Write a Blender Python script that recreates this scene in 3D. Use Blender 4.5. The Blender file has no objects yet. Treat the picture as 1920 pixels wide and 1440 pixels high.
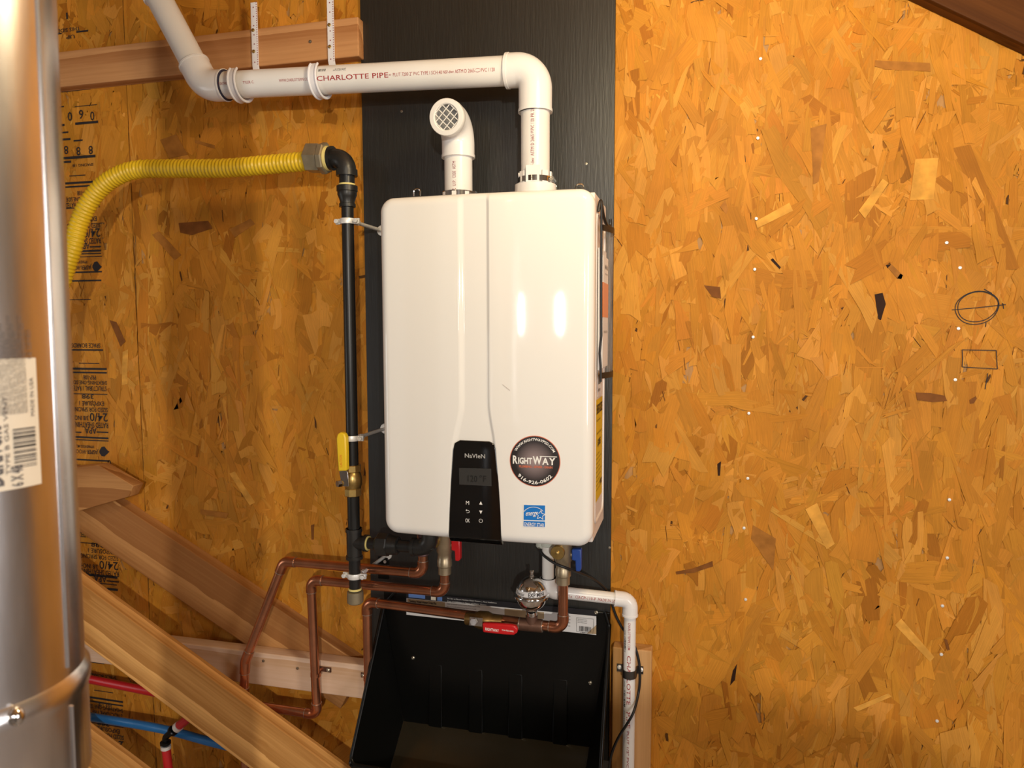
import bpy, bmesh, math, random
import numpy as np
from mathutils import Vector, Matrix
random.seed(7); np.random.seed(7)
D = bpy.data; SC = bpy.context.scene; COL = SC.collection
V = Vector; PI = math.pi
R_ = math.radians

# ------------------------------------------------------------------ camera
CAM = V((0.62444, -1.63495, 1.43123)); FPX = 1340.93
_y, _p, _r = 0.247487, 0.078495, -0.0022765
_fw = V((-math.sin(_y)*math.cos(_p), math.cos(_y)*math.cos(_p), -math.sin(_p)))
_ri = V((math.cos(_y), math.sin(_y), 0)); _up = _ri.cross(_fw)
RI = _ri*math.cos(_r) + _up*math.sin(_r); UP = -_ri*math.sin(_r) + _up*math.cos(_r); FW = _fw
cd = D.cameras.new('camera'); cam = D.objects.new('camera', cd); COL.objects.link(cam)
cd.sensor_width = 36; cd.lens = FPX/1920*36; cd.clip_start = .02
cam.matrix_world = Matrix(((RI.x, UP.x, -FW.x, CAM.x), (RI.y, UP.y, -FW.y, CAM.y), (RI.z, UP.z, -FW.z, CAM.z), (0, 0, 0, 1)))
cd.dof.use_dof = True; cd.dof.focus_distance = 1.5; cd.dof.aperture_fstop = 7
SC.camera = cam
# ------------------------------------------------------------------ world, lights, exposure
w = D.worlds.new('world'); SC.world = w; w.use_nodes = True
w.node_tree.nodes['Background'].inputs[0].default_value = (.75, .85, 1, 1)
w.node_tree.nodes['Background'].inputs[1].default_value = .35
SC.view_settings.view_transform = 'Standard'; SC.view_settings.look = 'None'
SC.view_settings.gamma = 1; SC.view_settings.use_curve_mapping = False
SC.view_settings.exposure = .1
def light(name, kind, loc, power, color, size=.1, size_y=None, to=None):
    l = D.lights.new(name, kind); o = D.objects.new(name, l); COL.objects.link(o); o.location = loc
    l.energy = power; l.color = color
    if kind == 'AREA':
        l.shape = 'RECTANGLE' if size_y else 'SQUARE'; l.size = size
        if size_y: l.size_y = size_y
    else: l.shadow_soft_size = size
    if to: o.rotation_euler = (V(to)-V(loc)).to_track_quat('-Z', 'Y').to_euler()
    return o
LAMP = V((.72, -.84, 2.10))
light('bulb_light', 'POINT', LAMP, 25.5, (1, .81, .50), .09)
LED1, LED2 = V((-.34, -3.74, 1.52)), V((.11, -3.74, 1.52))
for i, p in enumerate((LED1, LED2)):
    light('led_light', 'AREA', p+V((0, .03, 0)), 3, (.93, .96, 1), .055, .24, to=(p.x, 0, 1.4))
CLAMPL = V((1.32, -3.55, 1.72))
cl_light = light('clamp_lamp_light', 'SPOT', CLAMPL, 172, (1, .95, .86), .04, to=(.35, 0, 1.2)); cl_light.data.spot_size = R_(62); cl_light.data.spot_blend = .3
light('window_daylight', 'AREA', (2.72, -2.1, 1.35), 24, (.97, .94, .94), .6, 1.0, to=(0, -.9, 1.2))
light('side_daylight', 'AREA', (-1.93, -1.25, 1.0), 5, (.93, .97, 1), .7, .8, to=(0, -1.1, .9))

# ------------------------------------------------------------------ helpers
def at(u, v, y):
    d = FW + RI*((u-960)/FPX) - UP*((v-720)/FPX)
    return CAM + d*((y-CAM.y)/d.y)
ORG = {}
def _link(o, parent, org):
    COL.objects.link(o); ORG[o] = V(org)
    if parent: o.parent = parent; o.location = V(org)-ORG[parent]
    else: o.location = V(org)
def tag(o, label=None, cat=None, group=None, kind=None):
    if label: o['label'] = label
    if cat: o['category'] = cat
    if group: o['group'] = group
    if kind: o['kind'] = kind
    return o
def thing(name, loc, label, cat, group=None):
    o = D.objects.new(name, None); o.empty_display_size = .05; _link(o, None, loc)
    return tag(o, label, cat, group)
_tc = {}
def textgeo(s, bold=0.):
    k = (s, bold)
    if k in _tc: return _tc[k]
    c = D.curves.new('t', 'FONT'); c.body = s; c.size = 1; c.resolution_u = 2; c.fill_mode = 'FRONT'; c.offset = bold
    o = D.objects.new('t', c); COL.objects.link(o); bpy.context.view_layer.update()
    m = D.meshes.new_from_object(o.evaluated_get(bpy.context.evaluated_depsgraph_get()))
    vs = [tuple(v.co)[:2] for v in m.vertices]; fs = [tuple(p.vertices) for p in m.polygons]
    D.objects.remove(o); D.curves.remove(c); D.meshes.remove(m)
    _tc[k] = (vs, fs); return _tc[k]
def basis(d):
    d = V(d).normalized(); a = V((0, 0, 1)) if abs(d.z) < .9 else V((1, 0, 0))
    x = a.cross(d).normalized(); return x, d.cross(x), d
def fil(pts, rad, n=8):
    pts = [V(p) for p in pts]; out = [pts[0]]
    for i in range(1, len(pts)-1):
        a, b, c = pts[i-1], pts[i], pts[i+1]; d1 = (a-b).normalized(); d2 = (c-b).normalized()
        ang = d1.angle(d2)
        if ang > PI-.02: out.append(b); continue
        t = min(rad/math.tan(ang/2), (a-b).length*.49 if i > 1 else (a-b).length*.98, (c-b).length*.49 if i < len(pts)-2 else (c-b).length*.98)
        rr = t*math.tan(ang/2); cen = b+(d1+d2).normalized()*(rr/math.sin(ang/2))
        v1 = b+d1*t-cen; v2 = b+d2*t-cen; tot = v1.angle(v2); ax = v1.cross(v2).normalized()
        for k in range(n+1): out.append(cen+Matrix.Rotation(tot*k/n, 3, ax) @ v1)
    out.append(pts[-1]); return out
class MB:
    def __init__(s): s.v = []; s.f = []
    def add(s, vs, fs):
        n = len(s.v); s.v += [V(x) for x in vs]; s.f += [tuple(i+n for i in f) for f in fs]; return s
    def tube(s, pts, r, seg=20, cap=True):
        pts = [V(p) for p in pts]; n = len(pts); rs = r if isinstance(r, (list, tuple)) else [r]*n
        vs = []; fs = []; x = None
        for i in range(n):
            d = (pts[min(i+1, n-1)]-pts[max(i-1, 0)]).normalized()
            if i and i < n-1:
                a = (pts[i]-pts[i-1]).normalized(); b = (pts[i+1]-pts[i]).normalized()
                if (a+b).length > 1e-6: d = (a+b).normalized()
            if x is None: x, yv, _ = basis(d)
            else:
                x = (x-d*x.dot(d)).normalized(); yv = d.cross(x)
            for k in range(seg):
                a = 2*PI*k/seg; vs.append(pts[i]+x*(rs[i]*math.cos(a))+yv*(rs[i]*math.sin(a)))
        for i in range(n-1):
            for k in range(seg):
                k2 = (k+1) % seg; fs.append((i*seg+k, i*seg+k2, (i+1)*seg+k2, (i+1)*seg+k))
        if cap: fs.append(tuple(range(seg-1, -1, -1))); fs.append(tuple((n-1)*seg+k for k in range(seg)))
        return s.add(vs, fs)
    def lathe(s, o, d, prof, seg=24, cap=True, rot=0.):
        x, y, z = basis(d); o = V(o); vs = []; fs = []
        for r, h in prof:
            for k in range(seg):
                a = 2*PI*k/seg+rot; vs.append(o+z*h+x*(r*math.cos(a))+y*(r*math.sin(a)))
        for i in range(len(prof)-1):
            for k in range(seg):
                k2 = (k+1) % seg; fs.append((i*seg+k, i*seg+k2, (i+1)*seg+k2, (i+1)*seg+k))
        if cap: fs.append(tuple(range(seg-1, -1, -1))); fs.append(tuple((len(prof)-1)*seg+k for k in range(seg)))
        return s.add(vs, fs)
    def cyl(s, a, b, r, seg=20): return s.tube([a, b], r, seg)
    def hexa(s, a, b, r, seg=6):
        L = (V(b)-V(a)).length; c = r*.07
        return s.lathe(a, V(b)-V(a), [(r-c, 0), (r, c), (r, L-c), (r-c, L)], seg)
    def box(s, c, size, ex=(1, 0, 0), ey=(0, 1, 0)):
        c = V(c); ex = V(ex).normalized(); ey = V(ey).normalized(); ez = ex.cross(ey); a, b, d = [q/2 for q in size]
        vs = [c+ex*(i*a)+ey*(j*b)+ez*(k*d) for i in (-1, 1) for j in (-1, 1) for k in (-1, 1)]
        return s.add(vs, [(0, 1, 3, 2), (4, 6, 7, 5), (0, 4, 5, 1), (2, 3, 7, 6), (0, 2, 6, 4), (1, 5, 7, 3)])
    def bx(s, x0, x1, y0, y1, z0, z1): return s.box(((x0+x1)/2, (y0+y1)/2, (z0+z1)/2), (x1-x0, y1-y0, z1-z0))
    def prism(s, poly, n):                                   # poly: list of 3-D points, extruded by vector n
        k = len(poly); vs = [V(p) for p in poly]+[V(p)+V(n) for p in poly]
        fs = [tuple(range(k)), tuple(range(2*k-1, k-1, -1))]+[(i, i+k, (i+1) % k+k, (i+1) % k) for i in range(k)]
        return s.add(vs, fs)
    def sphere(s, c, r, seg=12, sz=1.):
        pr = [(max(r*math.sin(PI*i/8), r*.02), -r*math.cos(PI*i/8)*sz) for i in range(9)]
        return s.lathe(c, (0, 0, 1), pr, seg)
    def text(s, t, fn, width=None, height=None, bold=0., align='L'):
        vs, fs = textgeo(t, bold)
        if not vs: return s
        xs = [p[0] for p in vs]; ys = [p[1] for p in vs]; x0, x1 = min(xs), max(xs); y1 = max(ys); y0 = min(0, min(ys)) if height is None else min(ys)
        sy = (height/(y1-y0)) if height else None; sx = (width/(x1-x0)) if width else None
        if sy is None: sy = sx
        if sx is None: sx = sy
        off = {'L': 0, 'C': (x1-x0)*sx/2, 'R': (x1-x0)*sx}[align]
        return s.add([fn((p[0]-x0)*sx-off, (p[1]-(y0 if height else 0))*sy) for p in vs], fs)
    def build(s, name, mat, parent=None, org=None, sharp=38, bevel=0, smooth=True, kind=None, label=None):
        if org is None: org = ORG[parent] if parent else sum(s.v, V())/len(s.v)
        org = V(org)
        m = D.meshes.new(name); m.from_pydata([tuple(p-org) for p in s.v], [], s.f)
        m.materials.append(mat)
        bm = bmesh.new(); bm.from_mesh(m); bmesh.ops.recalc_face_normals(bm, faces=bm.faces[:]) if sharp is not None and sharp > 0 else None
        bm.to_mesh(m); bm.free()
        if smooth:
            m.polygons.foreach_set('use_smooth', [True]*len(m.polygons)); m.set_sharp_from_angle(angle=R_(abs(sharp or 38)))
        o = D.objects.new(name, m); _link(o, parent, org)
        if bevel:
            b = o.modifiers.new('b', 'BEVEL'); b.width = bevel; b.segments = 2; b.limit_method = 'ANGLE'; b.angle_limit = R_(40); b.harden_normals = False
        return tag(o, label, None, None, kind)
def flat(o, ex=(1, 0, 0), ey=(0, 0, 1)):
    o = V(o); ex = V(ex); ey = V(ey); return lambda x, y: o+ex*x+ey*y
def wrap(p0, ax, n, r, s0=0.):
    p0 = V(p0); ax = V(ax).normalized(); n = V(n); n = (n-ax*n.dot(ax)).normalized(); m = n.cross(ax)
    def fn(x, y):
        a = y/r; return p0+ax*(s0+x)+(n*math.cos(a)+m*math.sin(a))*r
    return fn
def bars(mb, fn, w, h, n=22, seed=1):
    rnd = random.Random(seed); x = 0; st = w/n/1.6
    while x < w-st:
        ww = st*rnd.choice((.5, 1, 1.6)); mb.add([fn(x, 0), fn(x+ww, 0), fn(x+ww, h), fn(x, h)], [(0, 1, 2, 3)]); x += ww+st*rnd.choice((.6, 1, 1.5))
    return mb

# ------------------------------------------------------------------ materials
def mat(name, col, rough=.5, metal=0., bump=None, spec=.5, coat=0., trans=0., alpha=1., emit=None, var=0., vscale=20, sx=(1, 1, 1)):
    m = D.materials.new(name); m.use_nodes = True; nt = m.node_tree; b = nt.nodes['Principled BSDF']
    b.inputs['Base Color'].default_value = (*col, 1); b.inputs['Roughness'].default_value = rough; b.inputs['Metallic'].default_value = metal
    b.inputs['Specular IOR Level'].default_value = spec; b.inputs['Coat Weight'].default_value = coat; b.inputs['Coat Roughness'].default_value = .05
    b.inputs['Transmission Weight'].default_value = trans; b.inputs['Alpha'].default_value = alpha
    if emit: b.inputs['Emission Color'].default_value = (*emit[0], 1); b.inputs['Emission Strength'].default_value = emit[1]
    if bump or var:
        tc = nt.nodes.new('ShaderNodeTexCoord'); mp = nt.nodes.new('ShaderNodeMapping'); mp.inputs['Scale'].default_value = sx
        nt.links.new(tc.outputs['Object'], mp.inputs['Vector'])
    if bump:
        n = nt.nodes.new('ShaderNodeTexNoise'); n.inputs['Scale'].default_value = bump[0]; n.inputs['Detail'].default_value = 4
        bp = nt.nodes.new('ShaderNodeBump'); bp.inputs['Strength'].default_value = bump[1]; bp.inputs['Distance'].default_value = bump[2]
        nt.links.new(mp.outputs[0], n.inputs['Vector']); nt.links.new(n.outputs['Fac'], bp.inputs['Height']); nt.links.new(bp.outputs[0], b.inputs['Normal'])
    if var:
        n = nt.nodes.new('ShaderNodeTexNoise'); n.inputs['Scale'].default_value = vscale; n.inputs['Detail'].default_value = 5
        cr = nt.nodes.new('ShaderNodeValToRGB'); cr.color_ramp.elements[0].position = .3; cr.color_ramp.elements[1].position = .7
        cr.color_ramp.elements[0].color = (*[c*(1-var) for c in col], 1); cr.color_ramp.elements[1].color = (*[min(1, c*(1+var)) for c in col], 1)
        nt.links.new(mp.outputs[0], n.inputs['Vector']); nt.links.new(n.outputs['Fac'], cr.inputs[0]); nt.links.new(cr.outputs[0], b.inputs['Base Color'])
    return m
def wood(name, light_c, dark_c, ring=9., rough=.6, seed=0.):
    m = D.materials.new(name); m.use_nodes = True; nt = m.node_tree; b = nt.nodes['Principled BSDF']; L = nt.links.new
    b.inputs['Roughness'].default_value = rough; b.inputs['Specular IOR Level'].default_value = .15
    tc = nt.nodes.new('ShaderNodeTexCoord')
    mp = nt.nodes.new('ShaderNodeMapping'); mp.inputs['Scale'].default_value = (.10, 1, 1); mp.inputs['Location'].default_value = (seed, .055+seed*.01, .03)
    L(tc.outputs['Object'], mp.inputs['Vector'])
    wv = nt.nodes.new('ShaderNodeTexWave'); wv.wave_type = 'RINGS'; wv.rings_direction = 'X'; wv.wave_profile = 'SAW'
    wv.inputs['Scale'].default_value = ring; wv.inputs['Distortion'].default_value = 1.1; wv.inputs['Detail'].default_value = 3; wv.inputs['Detail Scale'].default_value = 6
    L(mp.outputs[0], wv.inputs['Vector'])
    mp2 = nt.nodes.new('ShaderNodeMapping'); mp2.inputs['Scale'].default_value = (4, 160, 160); L(tc.outputs['Object'], mp2.inputs['Vector'])
    n = nt.nodes.new('ShaderNodeTexNoise'); n.inputs['Scale'].default_value = 1; n.inputs['Detail'].default_value = 4; L(mp2.outputs[0], n.inputs['Vector'])
    mp3 = nt.nodes.new('ShaderNodeMapping'); mp3.inputs['Scale'].default_value = (5, 14, 14); mp3.inputs['Location'].default_value = (seed*3, 1, 2); L(tc.outputs['Object'], mp3.inputs['Vector'])
    kn = nt.nodes.new('ShaderNodeTexVoronoi'); kn.inputs['Scale'].default_value = 1; L(mp3.outputs[0], kn.inputs['Vector'])
    kr = nt.nodes.new('ShaderNodeMapRange'); kr.inputs['From Min'].default_value = .05; kr.inputs['From Max'].default_value = .13; kr.inputs['To Min'].default_value = .55; kr.inputs['To Max'].default_value = 0
    L(kn.outputs['Distance'], kr.inputs['Value'])
    mx = nt.nodes.new('ShaderNodeMath'); mx.operation = 'MULTIPLY_ADD'; mx.inputs[1].default_value = .75; L(wv.outputs['Fac'], mx.inputs[0])
    ml = nt.nodes.new('ShaderNodeMath'); ml.operation = 'MULTIPLY'; ml.inputs[1].default_value = .7; L(n.outputs['Fac'], ml.inputs[0]); L(ml.outputs[0], mx.inputs[2])
    ad = nt.nodes.new('ShaderNodeMath'); ad.operation = 'ADD'; L(mx.outputs[0], ad.inputs[0]); L(kr.outputs[0], ad.inputs[1])
    cr = nt.nodes.new('ShaderNodeValToRGB'); cr.color_ramp.elements[0].position = .25; cr.color_ramp.elements[0].color = (*light_c, 1)
    cr.color_ramp.elements[1].position = 1.; cr.color_ramp.elements[1].color = (*dark_c, 1); L(ad.outputs[0], cr.inputs[0]); L(cr.outputs[0], b.inputs['Base Color'])
    bp = nt.nodes.new('ShaderNodeBump'); bp.inputs['Strength'].default_value = .25; bp.inputs['Distance'].default_value = .001; L(n.outputs['Fac'], bp.inputs['Height']); L(bp.outputs[0], b.inputs['Normal'])
    return m
def osb_mat(name, vcol=True):
    m = D.materials.new(name); m.use_nodes = True; nt = m.node_tree; b = nt.nodes['Principled BSDF']; L = nt.links.new
    b.inputs['Roughness'].default_value = .55; b.inputs['Specular IOR Level'].default_value = .12
    uv = nt.nodes.new('ShaderNodeUVMap'); uv.uv_map = 'grain'
    mp = nt.nodes.new('ShaderNodeMapping'); mp.inputs['Scale'].default_value = (14, 520, 1); L(uv.outputs[0], mp.inputs['Vector'])
    n = nt.nodes.new('ShaderNodeTexNoise'); n.inputs['Scale'].default_value = 1; n.inputs['Detail'].default_value = 5; n.inputs['Roughness'].default_value = .6; L(mp.outputs[0], n.inputs['Vector'])
    tc = nt.nodes.new('ShaderNodeTexCoord'); n2 = nt.nodes.new('ShaderNodeTexNoise'); n2.inputs['Scale'].default_value = 9; n2.inputs['Detail'].default_value = 6; L(tc.outputs['Object'], n2.inputs['Vector'])
    at_ = nt.nodes.new('ShaderNodeVertexColor'); at_.layer_name = 'tint'
    r1 = nt.nodes.new('ShaderNodeMapRange'); r1.inputs['From Min'].default_value = .3; r1.inputs['From Max'].default_value = .7; r1.inputs['To Min'].default_value = .84; r1.inputs['To Max'].default_value = 1.10; L(n.outputs['Fac'], r1.inputs['Value'])
    r2 = nt.nodes.new('ShaderNodeMapRange'); r2.inputs['From Min'].default_value = .3; r2.inputs['From Max'].default_value = .7; r2.inputs['To Min'].default_value = .86; r2.inputs['To Max'].default_value = 1.1; L(n2.outputs['Fac'], r2.inputs['Value'])
    mm = nt.nodes.new('ShaderNodeMath'); mm.operation = 'MULTIPLY'; L(r1.outputs[0], mm.inputs[0]); L(r2.outputs[0], mm.inputs[1])
    vm = nt.nodes.new('ShaderNodeVectorMath'); vm.operation = 'SCALE'; L(at_.outputs['Color'], vm.inputs[0]); L(mm.outputs[0], vm.inputs['Scale']); L(vm.outputs[0], b.inputs['Base Color'])
    bp = nt.nodes.new('ShaderNodeBump'); bp.inputs['Strength'].default_value = .3; bp.inputs['Distance'].default_value = .0008; L(n.outputs['Fac'], bp.inputs['Height']); L(bp.outputs[0], b.inputs['Normal'])
    return m
M_ = {}
OSB = osb_mat('osb_strands')
OSBCORE = mat('osb_core', (.42, .21, .06), .6, var=.25, vscale=60, sx=(1, 1, .25), bump=(80, .3, .002))
BLACKPLY = mat('black_painted_plywood', (.0055, .0054, .0034), .40, bump=(30, .4, .001), var=.35, vscale=14, sx=(9, 1, .7), spec=1.)
ENAMEL = mat('white_enamel', (.82, .80, .76), .06, bump=(260, .05, .0003))
CASE = mat('pale_sheet_metal', (.72, .66, .62), .38, bump=(300, .05, .0004))
PVC = mat('white_pvc', (.80, .78, .75), .28, var=.03, vscale=8)
PVCF = mat('pvc_fitting', (.82, .80, .79), .22)
HANG = mat('white_plastic', (.80, .79, .82), .35)
IRON = mat('black_iron', (.035, .033, .03), .38, .55, bump=(160, .35, .0007), var=.3, vscale=30)
IRONP = mat('black_steel_pipe', (.022, .021, .02), .34, .4, var=.25, vscale=20, sx=(1, 1, .15))
NUT = mat('dull_nickel_nut', (.30, .25, .165), .4, .6, var=.15, vscale=40)
TAPE = mat('yellow_thread_tape', (.75, .62, .22), .6)
ZINC = mat('zinc_plated_steel', (.80, .79, .76), .42, .35, var=.1, vscale=50)
CHROME = mat('chrome', (.72, .71, .69), .12, 1.)
BRASS = mat('brass', (.45, .30, .10), .33, .9, var=.2, vscale=60)
BRASSG = mat('bronze_valve_body', (.40, .32, .21), .4, .8, var=.15, vscale=50)
BRASSD = mat('tarnished_brass', (.20, .115, .035), .4, .8, var=.3, vscale=60)
COPPER = mat('copper_tube', (.52, .22, .12), .23, .92, var=.22, vscale=16, sx=(1, 1, 1))
COPPERF = mat('copper_fitting', (.48, .19, .10), .26, .92, var=.22, vscale=30)
COPPERD = mat('heat_darkened_copper', (.17, .09, .06), .5, .7, var=.3, vscale=50)
SOLDER = mat('solder', (.50, .42, .34), .35, .9)
YEL = mat('yellow_hose_jacket', (.70, .46, .015), .38, var=.1, vscale=20)
YELH = mat('yellow_vinyl', (.78, .52, .02), .35)
REDV = mat('red_vinyl', (.55, .012, .015), .3)
REDP = mat('red_pex', (.50, .015, .02), .32)
BLUEV = mat('blue_vinyl', (.02, .07, .32), .35)
BLUEP = mat('blue_pex', (.02, .16, .42), .32)
BLACKP = mat('black_plastic', (.0035, .0035, .003), .3, bump=(50, .08, .001), spec=.25)
BLACKR = mat('black_rubber', (.01, .01, .01), .45)
GLOSSB = mat('gloss_black_panel', (.004, .004, .004), .06, coat=.5)
LCD = mat('grey_display', (.035, .034, .032), .3)
LCDT = mat('display_digits', (.012, .012, .011), .3)
INKB = mat('black_ink', (.015, .011, .012), .7)
INKR = mat('red_ink', (.36, .03, .03), .6)
INKN = mat('dark_red_ink', (.26, .035, .05), .6)
WHITE = mat('white_print', (.82, .80, .76), .5)
GREY = mat('grey_print', (.42, .41, .39), .5)
PAPER = mat('paper', (.74, .72, .70), .5)
ORANGE = mat('orange_print', (.72, .17, .015), .45)
YLAB = mat('yellow_label', (.68, .45, .02), .45)
BLUEL = mat('blue_label', (.006, .17, .56), .35)
ORRED = mat('orange_red_print', (.62, .15, .07), .5)
TANP = mat('tan_print', (.42, .30, .17), .5)
SKYP = mat('pale_blue_print', (.10, .20, .48), .5)
CREAM = mat('cream_label', (.70, .62, .50), .4)
GALV = mat('galvanised_sheet', (.70, .67, .66), .27, 1., bump=(10, .10, .004), var=.12, vscale=14, sx=(3, 3, .7))
CLEAR = mat('clear_vinyl', (.85, .80, .74), .12, spec=.5, alpha=.07)
MESHG = mat('grey_screen', (.20, .20, .20), .7)
LEDM = mat('grey_housing', (.3, .3, .3), .5)
SCREW = mat('screw_steel', (.40, .35, .27), .35, .9)
FUR = wood('fir_batten', (.60, .31, .13), (.38, .16, .055), 9, seed=.3)
PINE = wood('pale_pine', (.74, .54, .40), (.58, .36, .21), 8, seed=1.3)
PINEY = wood('yellow_pine', (.84, .46, .155), (.46, .21, .055), 12, seed=2.1)
DARKF = wood('brown_fir', (.56, .285, .10), (.33, .14, .042), 8, seed=3.7)
POSTW = wood('honey_pine', (.66, .38, .17), (.46, .24, .08), 7, seed=.9)
RAFT = wood('dark_brown_rafter', (.14, .048, .009), (.07, .022, .004), 9, seed=5.1)  # dark brown tone, the darkest of the timber colours

# ------------------------------------------------------------------ the room
X0, X1, Y0, ZC = -1.95, 2.7, -3.85, 2.72
def struct(name, mb, m, **k):
    o = mb.build(name, m, kind='structure', **k); return o
DRYW = mat('dull_grey_board', (.42, .41, .40), .7, var=.3, vscale=3)
struct('floor', MB().bx(X0, X1, Y0, .02, -.06, 0), DRYW)
struct('ceiling', MB().bx(X0, X1, Y0, .02, ZC, ZC+.05), OSBCORE)
struct('wall_left', MB().bx(X0-.02, X0, Y0, .02, 0, ZC), DRYW)
struct('wall_right', MB().bx(X1, X1+.02, Y0, -2.42, 0, ZC).bx(X1, X1+.02, -1.78, .02, 0, ZC).bx(X1, X1+.02, -2.42, -1.78, 0, .83).bx(X1, X1+.02, -2.42, -1.78, 1.87, ZC), DRYW)
struct('wall_front', MB().bx(X0, X1, Y0-.02, Y0, 0, ZC), DRYW)
struct('window_1', MB().bx(X1-.02, X1+.02, -2.46, -2.40, .79, 1.91).bx(X1-.02, X1+.02, -1.80, -1.74, .79, 1.91).bx(X1-.02, X1+.02, -2.40, -1.80, .79, .85).bx(X1-.02, X1+.02, -2.40, -1.80, 1.85, 1.91), FUR)

# back wall: strand-board panels, flakes laid one over another
wall = thing('wall_back', (0, 0, 0), None, None); wall['kind'] = 'structure'
SEAM = -.832; PW = 1.2192
PANELS = [(X0, SEAM-.0012), (SEAM+.0012, SEAM+PW-.0012), (SEAM+PW+.0012, X1)]
def strands(xa, xb, za, zb, n_big, n_small, seed):
    rng = np.random.default_rng(seed)
    n = n_big+n_small; small = np.zeros(n, bool); small[rng.choice(n, n_small, replace=False)] = True
    cx = rng.uniform(xa-.02, xb+.02, n); cz = rng.uniform(za, zb, n)
    L = np.where(small, rng.uniform(.012, .05, n), rng.gamma(5, .019, n)+.025)
    W = np.where(small, rng.uniform(.0015, .007, n), np.clip(rng.gamma(3.4, .0085, n), .006, .06))
    ang = PI/2+np.where(rng.random(n) < .80, rng.normal(0, .28, n), rng.uniform(-PI/2, PI/2, n))
    y = -(.0004+.0030*np.arange(n)/n)
    kind = rng.random(n); gap = small & (kind < .11); chip = small & (kind > .91)
    L = np.where(gap, rng.uniform(.008, .045, n), np.where(chip, rng.uniform(.004, .016, n), L))
    W = np.where(gap, rng.uniform(.0006, .0017, n), np.where(chip, rng.uniform(.0012, .0045, n), W))
    ang = np.where(gap, PI/2+rng.normal(0, .35, n), ang)
    prof = np.array([(-.5, -.45), (-.2, -.52), (.2, -.48), (.5, -.5), (.53, 0.05), (.47, .45), (.15, .52), (-.25, .48), (-.5, .5), (-.46, .1)])
    k = len(prof)
    pl = prof[None, :, 0]*L[:, None]+rng.normal(0, 1, (n, k))*.05*L[:, None]; pw = prof[None, :, 1]*W[:, None]+rng.normal(0, 1, (n, k))*.06*W[:, None]
    tl = rng.normal(0, .018, n); tw = rng.normal(0, .055, n)
    ca, sa = np.cos(ang)[:, None], np.sin(ang)[:, None]
    x = np.clip(cx[:, None]+pl*ca-pw*sa, xa, xb); z = np.clip(cz[:, None]+pl*sa+pw*ca, za, zb)
    yy = np.clip(y[:, None]+pl*tl[:, None]+pw*tw[:, None], -.0042, -.0002)
    verts = np.stack([x, yy, z], -1).reshape(-1, 3)
    m = D.meshes.new('wood_strands'); m.vertices.add(n*k); m.vertices.foreach_set('co', verts.ravel())
    m.loops.add(n*k); m.loops.foreach_set('vertex_index', np.arange(n*k)); m.polygons.add(n)
    m.polygons.foreach_set('loop_start', np.arange(n)*k); m.update(calc_edges=True)
    uv = m.uv_layers.new(name='grain'); o = rng.uniform(0, 40, (n, 2))
    uv.data.foreach_set('uv', np.stack([pl+o[:, :1], pw+o[:, 1:]], -1).ravel())
    base = np.array([[.555, .230, .027], [.53, .212, .022], [.60, .268, .042], [.48, .182, .018], [.38, .138, .013], [.10, .040, .010]])
    pick = rng.choice(6, n, p=[.42, .32, .14, .10, .02, .0]); pick = np.where(small & (rng.random(n) < .035), 5, pick)
    pick = np.where(small & (rng.random(n) < .12), 2, pick)
    c = base[pick]*rng.normal(1, .065, (n, 1))*rng.normal(1, .02, (n, 3))
    c[gap] = np.array([.15, .052, .008])*rng.uniform(.5, 1.6, (int(gap.sum()), 1)); c[chip] = np.array([.64, .31, .045])*rng.uniform(.85, 1.1, (int(chip.sum()), 1)); c = np.clip(c, 0, 1)
    ca_ = m.color_attributes.new('tint', 'FLOAT_COLOR', 'CORNER')
    ca_.data.foreach_set('color', np.concatenate([np.repeat(c, k, 0), np.ones((n*k, 1))], 1).astype(np.float32).ravel())
    m.materials.append(OSB); return m
ZA, ZB = -.0, 2.6
panel_objs = []
for i, (xa, xb) in enumerate(PANELS):
    p = MB().bx(xa, xb, 0, .011, 0, ZC-.002).build('osb_panel', OSBCORE, wall, org=((xa+xb)/2, 0, 0), sharp=38)
    panel_objs.append(p)
    lo, hi = max(xa, -1.94), min(xb, 2.1); A = (hi-lo)*(ZB-ZA)
    m = strands(lo, hi, ZA, ZB, int(A*1700), int(A*3000), 11+i)
    o = D.objects.new('wood_strands', m); o['kind'] = 'stuff'; COL.objects.link(o); ORG[o] = V((0, 0, 0)); o.parent = p; o.location = -ORG[p]
YS = -.0046                                                  # face of the printed ink on the panels
# nails in the right panel
for u, v in ((1426, 110), (1421, 259), (1418, 410), (1415, 505), (1775, 455), (1800, 502), (1797, 616), (1791, 712), (1402, 897), (1780, 937), (1776, 1046), (1398, 1124), (1765, 1227), (1757, 1352), (1412, 632), (1404, 775), (1395, 990), (1767, 1136)):
    c = at(u, v, -.004); q = panel_objs[2] if c.x > PANELS[2][0] else panel_objs[1]
    MB().lathe(c+V((0, .003, 0)), (0, -1, 0), [(.0033, 0), (.0036, .003), (.003, .0042), (.0005, .0046)], 10).build('nail', ZINC, q)
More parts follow.
